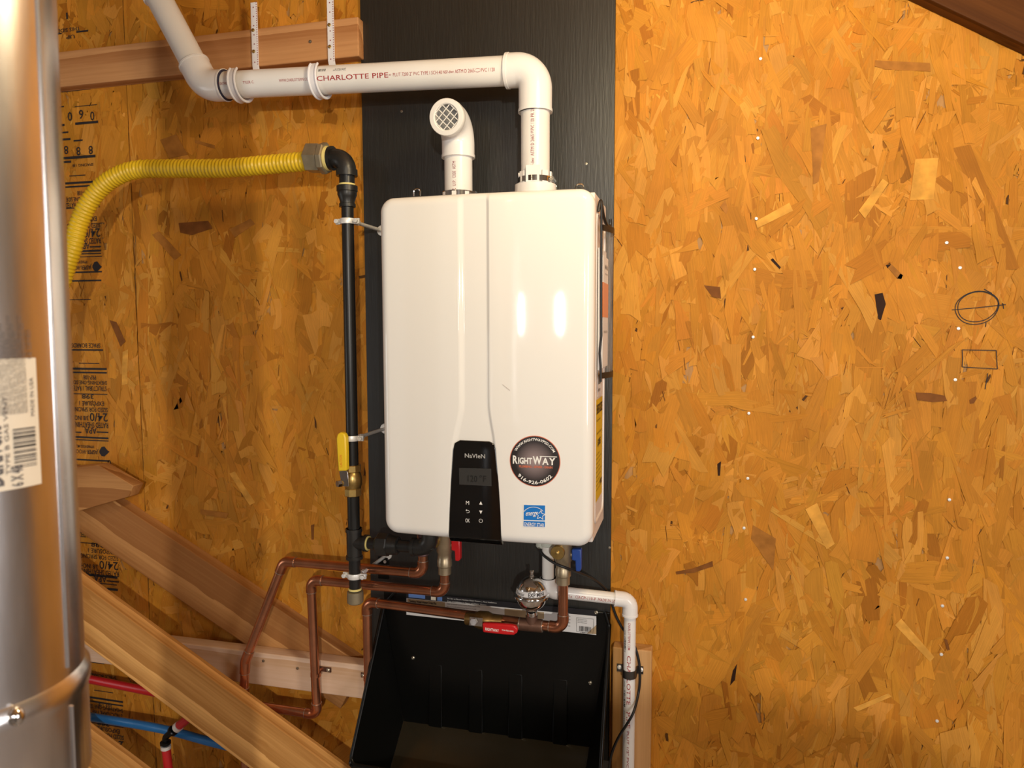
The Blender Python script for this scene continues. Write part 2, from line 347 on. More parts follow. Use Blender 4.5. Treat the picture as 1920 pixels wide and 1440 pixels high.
# single strands that stand out on the sheets
def strand_mat(n, c, b=None): return mat(n, c, .6, var=.22, vscale=40, spec=.12)
SD, SB, SL, SK = strand_mat('dark_strand', (.20, .072, .016)), strand_mat('brown_strand', (.36, .145, .026)), strand_mat('pale_strand', (.66, .32, .055)), strand_mat('charred_strand', (.030, .012, .006))
for m_, q in ((SK, [(1640, 552), (1655, 549), (1661, 570), (1656, 586), (1652, 600), (1647, 598), (1643, 575)]), (SD, [(1717, 736), (1745, 737), (1772, 742), (1776, 752), (1748, 754), (1720, 750)]),
        (SB, [(1661, 497), (1668, 492), (1693, 516), (1690, 523), (1682, 522)]), (SK, [(1445, 487), (1449, 484), (1464, 501), (1462, 505)]), (SK, [(1661, 497), (1668, 492), (1671, 496), (1664, 503)]), (SK, [(1682, 522), (1690, 523), (1693, 516), (1688, 513)]),
        (SD, [(1818, 750), (1828, 744), (1832, 746), (1826, 756), (1819, 757)]), (SB, [(1641, 113), (1744, 118), (1745, 134), (1660, 130), (1640, 124)]), (SL, [(1610, 395), (1655, 335), (1666, 343), (1622, 410)]), (SL, [(1706, 375), (1716, 298), (1760, 296), (1750, 374)]),
        (SD, [(1320, 535), (1350, 538), (1352, 560), (1335, 556)]), (SB, [(1350, 388), (1360, 375), (1365, 392), (1362, 402)]), (SL, [(1417, 415), (1480, 380), (1487, 395), (1420, 428)]), (SB, [(1520, 240), (1550, 232), (1535, 340), (1525, 345)]),
        (SL, [(1600, 1327), (1665, 1300), (1672, 1306), (1608, 1334)]), (SL, [(1690, 1160), (1752, 1232), (1744, 1241), (1678, 1172)]), (SD, [(1267, 1072), (1300, 1066), (1336, 1052), (1337, 1062), (1300, 1074), (1268, 1077)]), (SL, [(1510, 955), (1532, 943), (1565, 1020), (1550, 1030)]),
        (SK, [(1369, 1285), (1374, 1258), (1382, 1245), (1378, 1275)]), (SB, [(1412, 985), (1408, 1010), (1450, 1070), (1455, 1010)]), (SD, [(1770, 1198), (1776, 1200), (1781, 1218), (1776, 1220)]), (SK, [(1345, 870), (1352, 865), (1350, 892), (1346, 892)]),
        (SD, [(335, 418), (390, 414), (398, 428), (360, 441), (338, 436)]), (SB, [(300, 262), (330, 252), (352, 290), (318, 296)]), (SB, [(365, 262), (402, 272), (403, 279), (366, 268)]), (SB, [(285, 440), (298, 434), (340, 478), (328, 488)]),
        (SB, [(430, 430), (470, 410), (478, 420), (440, 445)]), (SL, [(430, 888), (440, 884), (478, 942), (468, 948)]), (SB, [(376, 955), (428, 962), (424, 972), (376, 964)]), (SD, [(583, 985), (589, 983), (588, 1012), (584, 1012)]), (SD, [(205, 600), (218, 604), (235, 640), (226, 650)]), (SL, [(230, 660), (240, 655), (238, 720), (228, 722)])):
    pp = [at(u, v, -.0043) for u, v in q]; pr_ = panel_objs[2] if pp[0].x > PANELS[2][0] else panel_objs[1]
    if pp[0].x < PANELS[0][1]: pr_ = panel_objs[0]
    MB().prism(pp, (0, .0012, 0)).build('wood_strand', m_, pr_, smooth=False)
# pencil marks
pm = MB()
def stroke(mb, pts, wd=.0016, y=YS):
    for a, b in zip(pts[:-1], pts[1:]):
        d = (b-a); n = V((-d.z, 0, d.x)).normalized()*wd/2; mb.add([a-n, b-n, b+n, a+n], [(0, 1, 2, 3)])
for k, (ra, rb, ou, ov) in enumerate(((41, 31, 0, 0), (38, 28, 1, -2))):
    stroke(pm, [at(1832+ou+ra*math.cos(a)*(1+.03*math.sin(3*a+k)), 577+ov-rb*math.sin(a)-.10*ra*math.cos(a), YS) for a in [2*PI*i/40+.1*k for i in range(41)]])
for l in (((1785, 581), (1832, 577), (1886, 571)), ((1880, 568), (1882, 579)), ((1845, 542), (1860, 550)), ((1804, 656), (1868, 657), (1870, 692), (1804, 688), (1805, 672), (1804, 656)), ((1849, 605), (1848, 613)), ((1852, 700), (1847, 730))):
    stroke(pm, [at(a, b, YS) for a, b in l])
pm.build('pencil_mark', INKB, panel_objs[2], sharp=0)
# black stencilled grade stamps (they stand upside down on the sheet)
st = MB()
def sline(u0, u1, v, h=2.4):
    a = at(u0, v, YS); b = at(u1, v, YS); st.add([a+V((0, 0, -h*.0007)), V((b.x, b.y, a.z-h*.0007)), V((b.x, b.y, a.z+h*.0007)), a+V((0, 0, h*.0007))], [(0, 1, 2, 3)])
def stx(u0, u1, v, h, s, bold=.01):                          # text turned by 180 degrees between pixels u0..u1, centred on v
    a = at(u1, v, YS); b = at(u0, v, YS); hh = h*.00142
    st.text(s, flat(a+V((0, 0, hh/2)), (-1, 0, 0), (0, 0, -1)), width=a.x-b.x, height=hh, bold=bold)
for a in ((104, 116, 64, 2.5), (143, 165, 60, 3), (124, 127, 30, 12), (115, 170, 172, 2.2)): sline(*a)
stx(108, 150, 53, 7, 'THIS SIDE'); stx(124, 140, 68, 7, 'UP')
for u, s, v in ((131, '0', 218), (152, '6', 214), (173, '0', 217)): stx(u-4, u+4, v, 17, s)
for a in ((105, 120, 201, 2.4), (140, 182, 200, 1.4), (112, 121, 235, 4), (141, 184, 232, 4.5), (112, 128, 249, 3), (113, 132, 262, 4), (138, 155, 264, 3)): sline(*a)
for u, s, v in ((124, '8', 281), (147, '8', 283), (170, '8', 281)): stx(u-4, u+4, v, 16, s)
for a in ((115, 179, 297, 5), (118, 133, 304, 4), (130, 160, 330, 1.6)): sline(*a)
stx(136, 175, 308, 5, 'SPACING 1/8'); 
def stamp(v0, x0=124, x1=198, skip=()):
    rows = [('l', 0, 4), ('l', 7, 3), ('t', 17, 9, 'PRP-108', .35, .7), ('t', 27, 8, 'SHEATHING-ONE SIDE', .02, 1), ('t', 38, 10, 'STRUCTURAL 1 RATED', .0, .98), ('l', 47, 1.8), ('t', 53, 9, '398', .3, .62),
            ('t', 66, 9, 'EXPOSURE 1', .22, .9), ('t', 78, 9, 'SIZED FOR SPACING', .02, 1), ('t', 92, 17, '24/0', .5, .99), ('t', 93, 9, '3/8 INCH', .02, .46), ('t', 107, 11, 'RATED SHEATHING', .02, 1), ('t', 117, 12, 'APA', .35, .68), ('lh', 119, 2.6),
            ('l', 128, 3.6), ('l', 133, 2), ('t', 147, 6, 'WYNNEWOOD MILL', .1, .6), ('t', 156, 11, 'JASPER-WOOD', .02, .72), ('tree', 156, 0), ('l', 170, 3.2)]
    W_ = x1-x0
    for r in rows:
        v = v0+r[1]
        if any(a <= r[1] <= b for a, b in skip): continue
        sh = r[1]*.025
        if r[0] == 'l': sline(x0+sh, x1+sh, v, r[2])
        elif r[0] == 'lh': sline(x0+sh, x0+W_*.3, v, r[2]); sline(x0+W_*.72, x1+sh, v, r[2])
        elif r[0] == 't': stx(x0+sh+W_*r[4], x0+sh+W_*r[5], v, r[2], r[3])
        else:
            c = [(x0+sh+W_*a, v+b) for a, b in ((.74, -2), (.80, -9), (.88, -10), (.96, -3), (1.02, 0), (.96, 4), (.88, 9), (.8, 8), (.74, 2))]
            st.add([at(a, b, YS) for a, b in c], [tuple(range(len(c)))])
stamp(344, 122, 186, ((170, 190),)); sline(126, 190, 527, 3); sline(140, 191, 482, 1.4); sline(128, 191, 511, 3); sline(130, 170, 562, 1.2)
stx(134, 188, 648, 9, 'SPACE BOARDS'); sline(131, 193, 656, 3); sline(148, 186, 681, 1.4)
stamp(691, 132, 200); sline(140, 160, 872, 2); sline(174, 192, 871, 3)
for u, s in ((146, '0'), (164, '0'), (184, '8'), (205, '0')): stx(u-3.5, u+3.5, 886 if u < 200 else 870, 16, s)
stamp(970, 148, 220, ((120, 190),)); sline(160, 220, 1077, 5); sline(170, 219, 1092, 2); sline(200, 221, 1104, 5)
sline(160, 195, 1240, 2); stx(166, 218, 1272, 8, 'SPACE BOARDS'); sline(176, 212, 1294, 1.6)
stamp(1306, 160, 230)
st.build('stencilled_stamp', INKB, panel_objs[0], sharp=0)

# ------------------------------------------------------------------ lumber
def lumber(name, a, b, width_vec, thick_vec, m, label, cat, group=None, bevel=.0025):
    """board whose one long corner runs a->b; width_vec and thick_vec give the other two edges"""
    a, b, wv, tv = V(a), V(b), V(width_vec), V(thick_vec)
    ex = (b-a).normalized(); ez = (wv-ex*wv.dot(ex)).normalized(); ey = ez.cross(ex)
    if ey.dot(tv) < 0: ey = -ey
    L, W, T = (b-a).length, wv.length, tv.length
    c = (a+b)/2+ez*W/2+ey*T/2
    R = Matrix((ex, ey, ez)).transposed()
    if R.determinant() < 0: ey = -ey; R = Matrix((ex, ey, ez)).transposed()
    me = D.meshes.new(name); mb = MB().box((0, 0, 0), (L, T, W)); me.from_pydata([tuple(v) for v in mb.v], [], mb.f); me.materials.append(m)
    o = D.objects.new(name, me); COL.objects.link(o); o.matrix_world = Matrix.Translation(c) @ R.to_4x4(); ORG[o] = V(c)
    bv = o.modifiers.new('b', 'BEVEL'); bv.width = bevel; bv.segments = 2
    return tag(o, label, cat, group)
def screw_on(parent, p, n, r=.004, m=None, name='screw'):
    mb = MB().lathe(V(p)-V(n)*.003, n, [(r*.6, -.004), (r, .003), (r*.9, .0048), (r*.35, .0052), (r*.3, .0035)], 12)
    # children of rotated boards need world placement: build at top then parent keeping transform
    o = mb.build(name, m or SCREW, None, org=p)
    o.parent = parent; o.matrix_parent_inverse = (Matrix.Translation(ORG[parent]) @ Matrix.Identity(4)).inverted() if parent.type == 'EMPTY' else parent.matrix_basis.inverted()
    return o
B1 = lumber('wood_batten', (-1.6, -.038, 2.0695), (-.149, -.038, 2.0695), (0, 0, .0895), (0, .036, 0), FUR, 'reddish fir batten high on the wall, behind the white hanger straps', 'lumber', 'wall battens')
B2 = lumber('wood_batten', (-1.5, -.076, .517), (-.136, -.076, .517), (0, 0, .086), (0, .038, 0), PINE, 'pale pine batten low on the wall, carrying the clamped copper pipes', 'lumber', 'wall battens')
def web(name, e1, e2, low, y, t, m, label, ext=(0, 0), group=None, cat='lumber'):
    a = at(*e1, y); b = at(*e2, y); c = at(*low, y); d = (b-a).normalized(); wv = (c-a)-d*((c-a).dot(d))
    return lumber(name, a-d*ext[0], b+d*ext[1], wv, (0, t, 0), m, label, cat, group)
web('truss_web', (216, 940), (467, 1106), (300, 1100), -.0375, .036, DARKF, 'brown diagonal timber flat against the wall, passing behind the pale batten', (.22, .36), 'diagonal roof truss timbers')
web('truss_web', (270, 1180), (594, 1418), (236, 1266), -.185, .038, PINEY, 'large yellowish diagonal timber in front, crossing before the copper pipes', (1.15, .09), 'diagonal roof truss timbers')
web('truss_web', (172, 1386), (243, 1440), (150, 1460), -.19, .038, PINEY, 'lowest diagonal timber at the bottom left corner beside the flue', (1.1, .75), 'diagonal roof truss timbers')
bl = MB().prism([at(u, v, -.076) for u, v in ((90, 880), (184, 872), (250, 911), (240, 932), (90, 975))], (0, .0375, 0))
tag(bl.build('wood_block', DARKF, bevel=.002), 'short brown wood block wedged above the diagonal timber, under the stamps', 'lumber')
a, b = at(1745, 0, -.042), at(1920, 83, -.042); d = (b-a).normalized()
lumber('rafter', a-d*.8, b+d*.6, V((-d.z, 0, d.x))*.14, (0, .038, 0), RAFT, 'dark brown sloping rafter in the upper right corner', 'rafter')
POST = lumber('wood_post', (.458, -.038, .02), (.458, -.038, .700), (.088, 0, 0), (0, .034, 0), POSTW, 'honey pine post on the wall behind the lower white drain pipe', 'lumber')

# ------------------------------------------------------------------ black backing board
board = thing('backing_board', (.147, 0, .60), 'tall black painted plywood board fixed to the strand board wall', 'board')
MB().bx(-.156, .449, -.0125, -.0048, .0, 2.55).build('plywood_sheet', BLACKPLY, board, bevel=.001)
for u, v in ((753, 209), (1099, 307), (1157, 1028)):
    c = at(u, v, -.0125); c.x = min(c.x, .446); MB().lathe(c+V((0, .001, 0)), (0, -1, 0), [(.003, 0), (.003, .0016), (.0006, .002)], 10).build('screw', SCREW, board)
c = at(719, 1066, -.0125); MB().bx(c.x-.014, c.x+.014, -.0155, -.0126, c.z-.026, c.z+.03).build('fixing_plate', BLACKP, board, bevel=.001)
MB().lathe(at(722, 1053, -.0155), (0, -1, 0), [(.004, 0), (.004, .002), (.0008, .0026)], 10).build('screw', ZINC, board)

# ------------------------------------------------------------------ water heater
HW, HH, HY, Z0 = .440, .695, -.28, 1.0
heater = thing('water_heater', (.22, -.06, Z0), 'white tankless water heater hung on the black board', 'water heater')
RC, RF = .030, .019
def crown(x): return .008*((min(max(x, 0), HW)-HW/2)/(HW/2))**2
def oncover(mb):
    for v in mb.v: v.y += crown(v.x)
    return mb
def cover():
    th = [RF*(1-math.cos(PI/2*k/7)) for k in range(8)]
    edge = th+[.0225, .026, RC]
    # channel edges as function of height (upper end straight, flaring to the control panel)
    def chan(z):
        t = min(1, max(0, (1.285-z)/.10)); s = t*t*(3-2*t)
        t2 = min(1, max(0, (1.2-z)/.2))
        return .178-.017*s-.011*t2, .2335+.012*s+.0115*t2
    zl = [Z0+e for e in edge]+[Z0+RC+(HH-2*RC)*k/64 for k in range(1, 64)]+[Z0+HH-e for e in reversed(edge)]
    def xs(z):
        l, r = chan(z); out = list(edge)
        lin = lambda a, b, n: [a+(b-a)*k/n for k in range(1, n)]
        out += lin(RC, l-.007, 10)+[l-.007, l-.0055, l-.002, l+.002, l+.0055, l+.007]+lin(l+.007, r-.0045, 8)+[r-.0045, r-.0035, r-.001, r+.0015, r+.0035, r+.0045]+lin(r+.0045, HW-RC, 14)
        return out+[HW-e for e in reversed(edge)]
    def rec(x, z):
        l, r = chan(z); dp = .0042
        sm = lambda t: (lambda q: q*q*(3-2*q))(min(1, max(0, t)))
        return dp*sm((x-l+.006)/.012)*(1-sm((x-r+.004)/.008))
    nx = len(xs(1.3)); nz = len(zl); vs = []; fs = []
    for z in zl:
        for x in xs(z):
            px, pz = x, z-Z0; sx = 1 if px < RC else (-1 if px > HW-RC else 0); sz = 1 if pz < RC else (-1 if pz > HH-RC else 0)
            d = min(px, HW-px, pz, HH-pz)
            if sx and sz:
                s = (RC-px)/RC if sx > 0 else (px-HW+RC)/RC; t = (RC-pz)/RC if sz > 0 else (pz-HH+RC)/RC
                rho = max(s, t)
                if rho > 1e-9:
                    phi = PI/4*(t/s) if s >= t else PI/2-PI/4*(s/t)
                    qx, qz = rho*math.cos(phi)*RC, rho*math.sin(phi)*RC
                    px = RC-qx if sx > 0 else HW-RC+qx; pz = RC-qz if sz > 0 else HH-RC+qz
                d = RC*(1-rho)
            y = HY+(RF-math.sqrt(max(0, RF*RF-(RF-d)**2)) if d < RF else 0)
            fr = 1 if d > RF else d/RF
            vs.append(V((px, y+crown(px)+rec(px, z)*(fr if d < RF else 1), pz+Z0)))
    for j in range(nz-1):
        for i in range(nx-1): fs.append((j*nx+i, j*nx+i+1, (j+1)*nx+i+1, (j+1)*nx+i))
    loop = [i for i in range(nx)]+[j*nx+nx-1 for j in range(1, nz)]+[(nz-1)*nx+i for i in range(nx-2, -1, -1)]+[j*nx for j in range(nz-2, 0, -1)]
    mb = MB().add(vs, fs); n0 = len(mb.v); k = len(loop)
    for i in loop: mb.v.append(V((vs[i].x, -.236, vs[i].z)))
    for i in range(k): mb.f.append((loop[i], n0+i, n0+(i+1) % k, loop[(i+1) % k]))
    return mb
cover().build('front_cover', ENAMEL, heater, sharp=-60)
MB().bx(.003, .437, -.238, -.058, Z0+.003, Z0+HH-.004).build('case', CASE, heater, bevel=.002)
MB().bx(.02, .42, -.058, -.030, Z0+.62, Z0+.66).bx(.06, .38, -.058, -.030, Z0+.02, Z0+.06).bx(.1, .34, -.032, -.013, Z0+.02, Z0+.70).build('wall_bracket', ZINC, heater)
sp = fil([(.437, y, z) for y, z in ((-.222, 1.35), (-.222, 1.035), (-.085, 1.035), (-.085, 1.655), (-.222, 1.655), (-.222, 1.35))], .022, 6)
MB().tube(sp, .0032, 10).build('pressed_side_frame', CASE, heater)
# side labels
SX = .4375
def side(y0, y1, z0, z1, x=SX): return MB().add([(x, y0, z0), (x, y1, z0), (x, y1, z1), (x, y0, z1)], [(0, 1, 2, 3)])
MB().bx(SX, SX+.0006, -.205, -.105, 1.075, 1.285).build('energy_label', YLAB, heater)
el = MB(); fs_ = lambda y, z: flat((SX+.0011, y, z), (0, 1, 0), (0, 0, 1))
el.text('ENERGYGUIDE', fs_(-.2, 1.255), width=.09, height=.020, bold=.03)
el.text('Water Heater - Natural Gas', fs_(-.2, 1.24), width=.06, height=.005); el.text('Estimated Yearly Energy Cost', fs_(-.195, 1.212), width=.08, height=.006)
el.text('$185', fs_(-.18, 1.185), width=.045, height=.017, bold=.03)
for k in range(9): el.text('Cost range of similar models', fs_(-.2, 1.17-.0092*k), width=.05+.04*((k*37) % 10)/10, height=.0042)
el.text('182', fs_(-.14, 1.10), width=.03, height=.012, bold=.02)
el.build('printed_lettering', INKB, heater, sharp=0)
MB().bx(SX, SX+.0006, -.185, -.13, 1.29, 1.345).build('barcode_label', PAPER, heater)
bars(MB(), fs_(-.18, 1.315), .045, .02, 20, 3).text('NPE240', fs_(-.18, 1.300), width=.035, height=.006).build('printed_lettering', INKB, heater, sharp=0)
# control panel
FRO = HY-.0008
pl = [(849, 843), (852, 831), (862, 825.5), (917, 828), (926, 833), (929, 843), (935, 905), (938.5, 960), (940, 1014), (841, 1007), (842.5, 960), (845, 905)]
ctrl = MB().prism([at(u, v, HY-.0005) for u, v in pl], (0, .012, 0)).build('control_panel', GLOSSB, heater, bevel=.0015)
MB().prism([at(841, 1007, HY-.0002), at(940, 1014, HY-.0002), at(940, 1025, HY-.0002)+V((0, .010, 0)), at(841, 1017, HY-.0002)+V((0, .010, 0))], (0, .01, 0)).build('panel_lip', GLOSSB, heater, bevel=.0015)
FY = HY-.0012
def fq(pts, y=FY): return [at(u, v, y) for u, v in pts]
def quad_(pts, th=.0006, y=FY): return oncover(MB().prism(fq(pts, y), (0, th, 0)))
quad_([(860.5, 877.5), (921, 879), (921.5, 911.5), (861, 908.5)]).build('display', LCD, ctrl)
def fw(u, v, y=FY-.0006): return flat(at(u, v, y))
MB().text('120', fw(877, 903), width=.020, height=.013).text('°F', fw(899, 903), width=.014, height=.013).build('display_digits', LCDT, ctrl, sharp=0)
MB().text('NaVIeN', fw(871.5, 858), width=.0425, height=.0085, bold=.012).build('printed_lettering', GREY, ctrl, sharp=0)
bt = MB().text('M', fw(873.5, 946), width=.0068, height=.0075).text('OK', fw(872.5, 979.5), width=.0092, height=.0082)
def tri(c, s, up):
    c = at(*c, FY-.0006); k = 1 if up else -1; bt.add([c+V((-s, 0, -s*k)), c+V((s, 0, -s*k)), c+V((0, 0, s*k))], [(0, 1, 2)])
tri((901.5, 943), .0034, True); tri((901.5, 960.5), .0034, False)
def line(mb, pts, wd): stroke(mb, [V(p) for p in pts], wd)
c = at(877, 959, FY-.0006); line(bt, [c+V((-.0035, 0, .0022)), c+V((.0012, 0, .0022)), c+V((.0032, 0, .001)), c+V((.0032, 0, -.0015)), c+V((.001, 0, -.0027)), c+V((-.0025, 0, -.0027))], .0008)
bt.add([c+V((-.0045, 0, .0022)), c+V((-.002, 0, .0045)), c+V((-.002, 0, 0))], [(0, 1, 2)])
c = at(901.5, 976.5, FY-.0006); line(bt, [c+V((.0036*math.sin(a), 0, .0036*math.cos(a))) for a in [.6+(2*PI-1.2)*k/16 for k in range(17)]], .0008); line(bt, [c+V((0, 0, .001)), c+V((0, 0, .0045))], .0008)
oncover(bt).build('button_symbols', WHITE, ctrl, sharp=0)
# round contractor sticker
SCm = D.materials.new('sticker_print'); SCm.use_nodes = True; nt = SCm.node_tree
tcn = nt.nodes.new('ShaderNodeTexCoord'); ln = nt.nodes.new('ShaderNodeVectorMath'); ln.operation = 'LENGTH'; nt.links.new(tcn.outputs['Object'], ln.inputs[0])
crn = nt.nodes.new('ShaderNodeValToRGB'); mrn = nt.nodes.new('ShaderNodeMapRange'); mrn.inputs['From Max'].default_value = .0495; nt.links.new(ln.outputs['Value'], mrn.inputs['Value']); nt.links.new(mrn.outputs[0], crn.inputs[0])
crn.color_ramp.elements[0].color = (.33, .25, .25, 1); crn.color_ramp.elements[1].color = (.018, .013, .013, 1); crn.color_ramp.elements[1].position = .8
nt.links.new(crn.outputs[0], nt.nodes['Principled BSDF'].inputs['Base Color']); nt.nodes['Principled BSDF'].inputs['Roughness'].default_value = .35
SR = .0492; sc_ = at(1002.5, 865, HY)
oncover(MB().lathe(sc_, (0, -1, 0), [(SR+.0013, -.001), (SR+.0013, .0004)]+[(SR*k/8, .00045) for k in range(7, 0, -1)]+[(.001, .00045)], 64)).build('round_sticker', ORRED, heater, label='round dark sticker with white lettering')
stk = oncover(MB().lathe(sc_, (0, -1, 0), [(SR, .0006)]+[(SR*k/8, .0008) for k in range(7, 0, -1)]+[(.001, .0008)], 64)).build('sticker_face', SCm, heater, org=sc_)
KS = SR/.0249
def fst(x, z, y=-.0014): return flat(sc_+V((x*KS, y, z*KS)))
lt = MB()
for s_t, x_t, w_t, h_t in (('R', -.0223, .0050, .0083), ('IGHT', -.0168, .0142, .0066), ('W', -.0021, .0092, .0083), ('A', .0075, .0064, .0072), ('Y', .0143, .0064, .0072)):
    lt.text(s_t, fst(x_t, -.0032), width=w_t*KS, height=h_t*KS, bold=.035)
line(lt, [sc_+V((.005*KS, -.0014, .0051*KS)), sc_+V((.0222*KS, -.0014, .0051*KS))], .0016)
def arc_text(mb, s, rad, h, span, top=True, bold=.02):
    rad *= KS; h *= KS
    vs, fs = textgeo(s, bold); xs = [p[0] for p in vs]; x0, x1 = min(xs), max(xs); ys = [p[1] for p in vs]; y0, y1 = min(ys), max(ys); out = []
    for p in vs:
        a = ((p[0]-x0)/(x1-x0)-.5)*span; yy = (p[1]-y0)/(y1-y0)*h
        out.append(sc_+V(((rad+yy)*math.sin(a), -.0014, (rad+yy)*math.cos(a))) if top else sc_+V(((rad-yy)*math.sin(a), -.0014, -(rad-yy)*math.cos(a))))
    mb.add(out, fs)
arc_text(lt, 'WWW.RIGHTWAYPSD.COM', .0205, .0027, 2.2); arc_text(lt, '916-926-0602', .0232, .0036, 1.75, False)
oncover(lt).build('sticker_lettering', WHITE, heater, sharp=0)
oncover(MB().text('PLUMBING - SEWER - DRAIN', fst(-.0158, -.0068), width=.0335*KS, height=.0024*KS, bold=.03)).build('sticker_lettering', ORRED, heater, sharp=0)
# blue efficiency sticker
quad_([(981, 945.5), (1022.5, 947), (1022, 990), (980.5, 988)], .0004, FY+.0004).build('blue_sticker', WHITE, heater)
quad_([(982, 947), (1021.5, 948.5), (1021.2, 976.6), (981.5, 975)], .0004, FY).build('blue_sticker_field', BLUEL, heater)
quad_([(981.5, 977), (1021.2, 978.6), (1021, 989), (981.3, 987)], .0004, FY).build('blue_sticker_field', BLUEL, heater)
es = MB().text('ENERGY STAR', fw(983, 986.2), width=.0395, height=.0072, bold=.012).text('energy', flat(at(984, 970.5, FY-.0006), V((1, 0, .10)), V((.25, 0, 1))), width=.0235, height=.0105, bold=.01)
c = at(1013, 966.5, FY-.0006); sr = .0098
line(es, [c+V(((sr if k % 2 == 0 else sr*.45)*math.sin(PI*k/5+.1), 0, (sr if k % 2 == 0 else sr*.45)*math.cos(PI*k/5+.1))) for k in range(11)], .0011)
c2 = at(1001, 975, FY-.0006); line(es, [c2+V((.0255*math.sin(a), 0, .0255*math.cos(a))) for a in [-.95+1.75*k/24 for k in range(25)]], .0010)
oncover(es).build('sticker_lettering', WHITE, heater, sharp=0)
stroke_m = MB(); stroke(stroke_m, [at(942, 721, HY-.0007), at(956, 732, HY-.0007)], .0008); oncover(stroke_m).build('scratch', mat('scratch_grey', (.45, .36, .30), .6), heater, sharp=0)
# bolts and lifting loops seen over the top edge
for u, v in ((782, 358), (1036, 349), (1087, 349)):
    c = at(u, v, -.05); MB().tube(fil([c+V((-.008, 0, -.012)), c+V((-.008, 0, .004)), c+V((.008, 0, .004)), c+V((.008, 0, -.012))], .006, 5), .002, 8).build('top_clip', CHROME, heater)
# exhaust collar and intake collar (fixed on the heater)
def collar(cx, ztop, y=-.13, wide=True):
    zt = Z0+HH+(.012 if wide else .010)
    if wide:
        MB().lathe((cx, y, zt-.026), (0, 0, 1), [(.045, 0), (.045, .016), (.0435, .046), (.0435, .050), (.041, .051), (.0345, .051)], 36).build('vent_collar', PVCF, heater)
    for k in range(8):
        tb = MB()
        a = k*PI/4-PI/2+.05
        if wide: tb.box((cx+.0335*math.cos(a), y+.0335*math.sin(a), zt+.033), (.0035, .014 if k else .028, .034 if k else .052), (math.cos(a), math.sin(a), 0), (-math.sin(a), math.cos(a), 0))
        else: tb.box((cx+.034*math.cos(a), y+.034*math.sin(a), zt+.006), (.005, .010, .022), (math.cos(a), math.sin(a), 0), (-math.sin(a), math.cos(a), 0))
        tb.build('collar_finger', PVCF, heater)
    zb = zt+(.028 if wide else .008)
    MB().lathe((cx, y, zb), (0, 0, 1), [(.033, 0), (.0365, 0), (.0365, .011), (.033, .011)], 40, cap=False).build('hose_clamp', CHROME, heater)
    MB().cyl((cx+.038, y-.016, zb+.0055), (cx+.038, y+.014, zb+.0055), .0045, 12).box((cx+.036, y, zb+.0055), (.008, .016, .012)).build('clamp_screw', CHROME, heater)
EX, IN = .296, .1255
collar(EX, 0); collar(IN, 0, wide=False)

# ------------------------------------------------------------------ exhaust vent pipe
RP = .0302
ex = thing('exhaust_pipe', (EX, -.13, Z0+HH), 'long white plastic exhaust pipe rising from the heater and running left', 'pipe')
zc = 1.9685; L0 = V((-.470, -.13, 1.9985)); C0 = V((EX, -.13, zc))
dv = (L0-C0).normalized()
MB().cyl((EX, -.13, Z0+HH-.02), (EX, -.13, zc-.05), RP, 36).build('riser_pipe', PVC, ex)
MB().cyl(C0+dv*.06, L0-dv*.03, RP, 36).build('horizontal_pipe', PVC, ex)
def elbow(mb, a, b, c, r, seg=32, lip=.0012, bend=None, ll=.006):
    pts = fil([a, b, c], bend or r*1.15, 12); mb.tube(pts, r, seg)
    for p, q in ((V(a), V(b)), (V(c), V(b))):
        d = (q-p).normalized(); mb.tube([p, p+d*ll], r+lip, seg)
    return mb
elbow(MB(), C0+dv*.062, C0, C0+V((0, 0, -.088)), .0350).build('elbow', PVCF, ex)
DG = (at(290, 15, -.13)-at(342, 113, -.13)).normalized()
LC = at(386, 164, -.13); LC.z = (C0+dv*((LC-C0).length)).z
elbow(MB(), LC-dv*.055, LC, LC+DG*.062, .0350, bend=.055, ll=.004).build('elbow', PVCF, ex)
PRM = mat('primer_stain', (.03, .03, .06), .5)
MB().tube([LC-dv*.0562, LC-dv*.0545], .0345, 32).build('primer_stain', PRM, ex)
MB().tube([LC+DG*.0612, LC+DG*.0635], .0345, 32).build('primer_stain', PRM, ex)
top = LC+DG*((at(283, 3, -.13)-LC).length)
MB().cyl(LC+DG*.05, top, RP, 36).build('diagonal_pipe', PVC, ex)
MB().lathe(top-DG*.005, DG, [(.0345, 0), (.0355, .001), (.0355, .07), (.034, .071)], 36).build('coupling', PVCF, ex)
MB().cyl(top+DG*.06, top+DG*.4, RP, 36).build('diagonal_pipe', PVC, ex)
tx = MB(); camn = (CAM-V((0, -.13, 1.98))).normalized()
hx = -dv
def hpos(u):                                                 # distance along the horizontal pipe from its left end
    p = at(u, 150, -.16); return (p.x-L0.x)/hx.x
def htext(mb, s, u0, u1, h, lift=0., bold=0.):
    mb.text(s, (lambda f: (lambda x, y: f(x, y+lift)))(wrap(L0, hx, V((.0, -1, -.12)), RP+.0004)), None, None) if False else None
    f = wrap(L0, hx, V((0, -1, -.2)), RP+.0004); s0 = hpos(u0); mb.text(s, lambda x, y: f(x+s0, y+lift-h/2), width=hpos(u1)-s0, height=h, bold=bold)
htext(tx, 'CUT EXTHSR', 402, 428, .0055); htext(tx, 'TYLER C.', 455, 476, .0055); htext(tx, 'WWW.CHARLOTTEPIPE.COM', 523, 581, .006)
htext(tx, 'CHARLOTTE PIPE', 594, 728, .0105, bold=.008); htext(tx, '®', 729, 734, .003)
htext(tx, 'PLUT 7200 2" PVC TYPE I SCH.40', 737, 829, .0072); htext(tx, 'NSF-dwv', 831, 851, .0062); htext(tx, 'ASTM D 2665', 853, 890, .0072); htext(tx, 'PVC 1120', 902, 928, .0072)
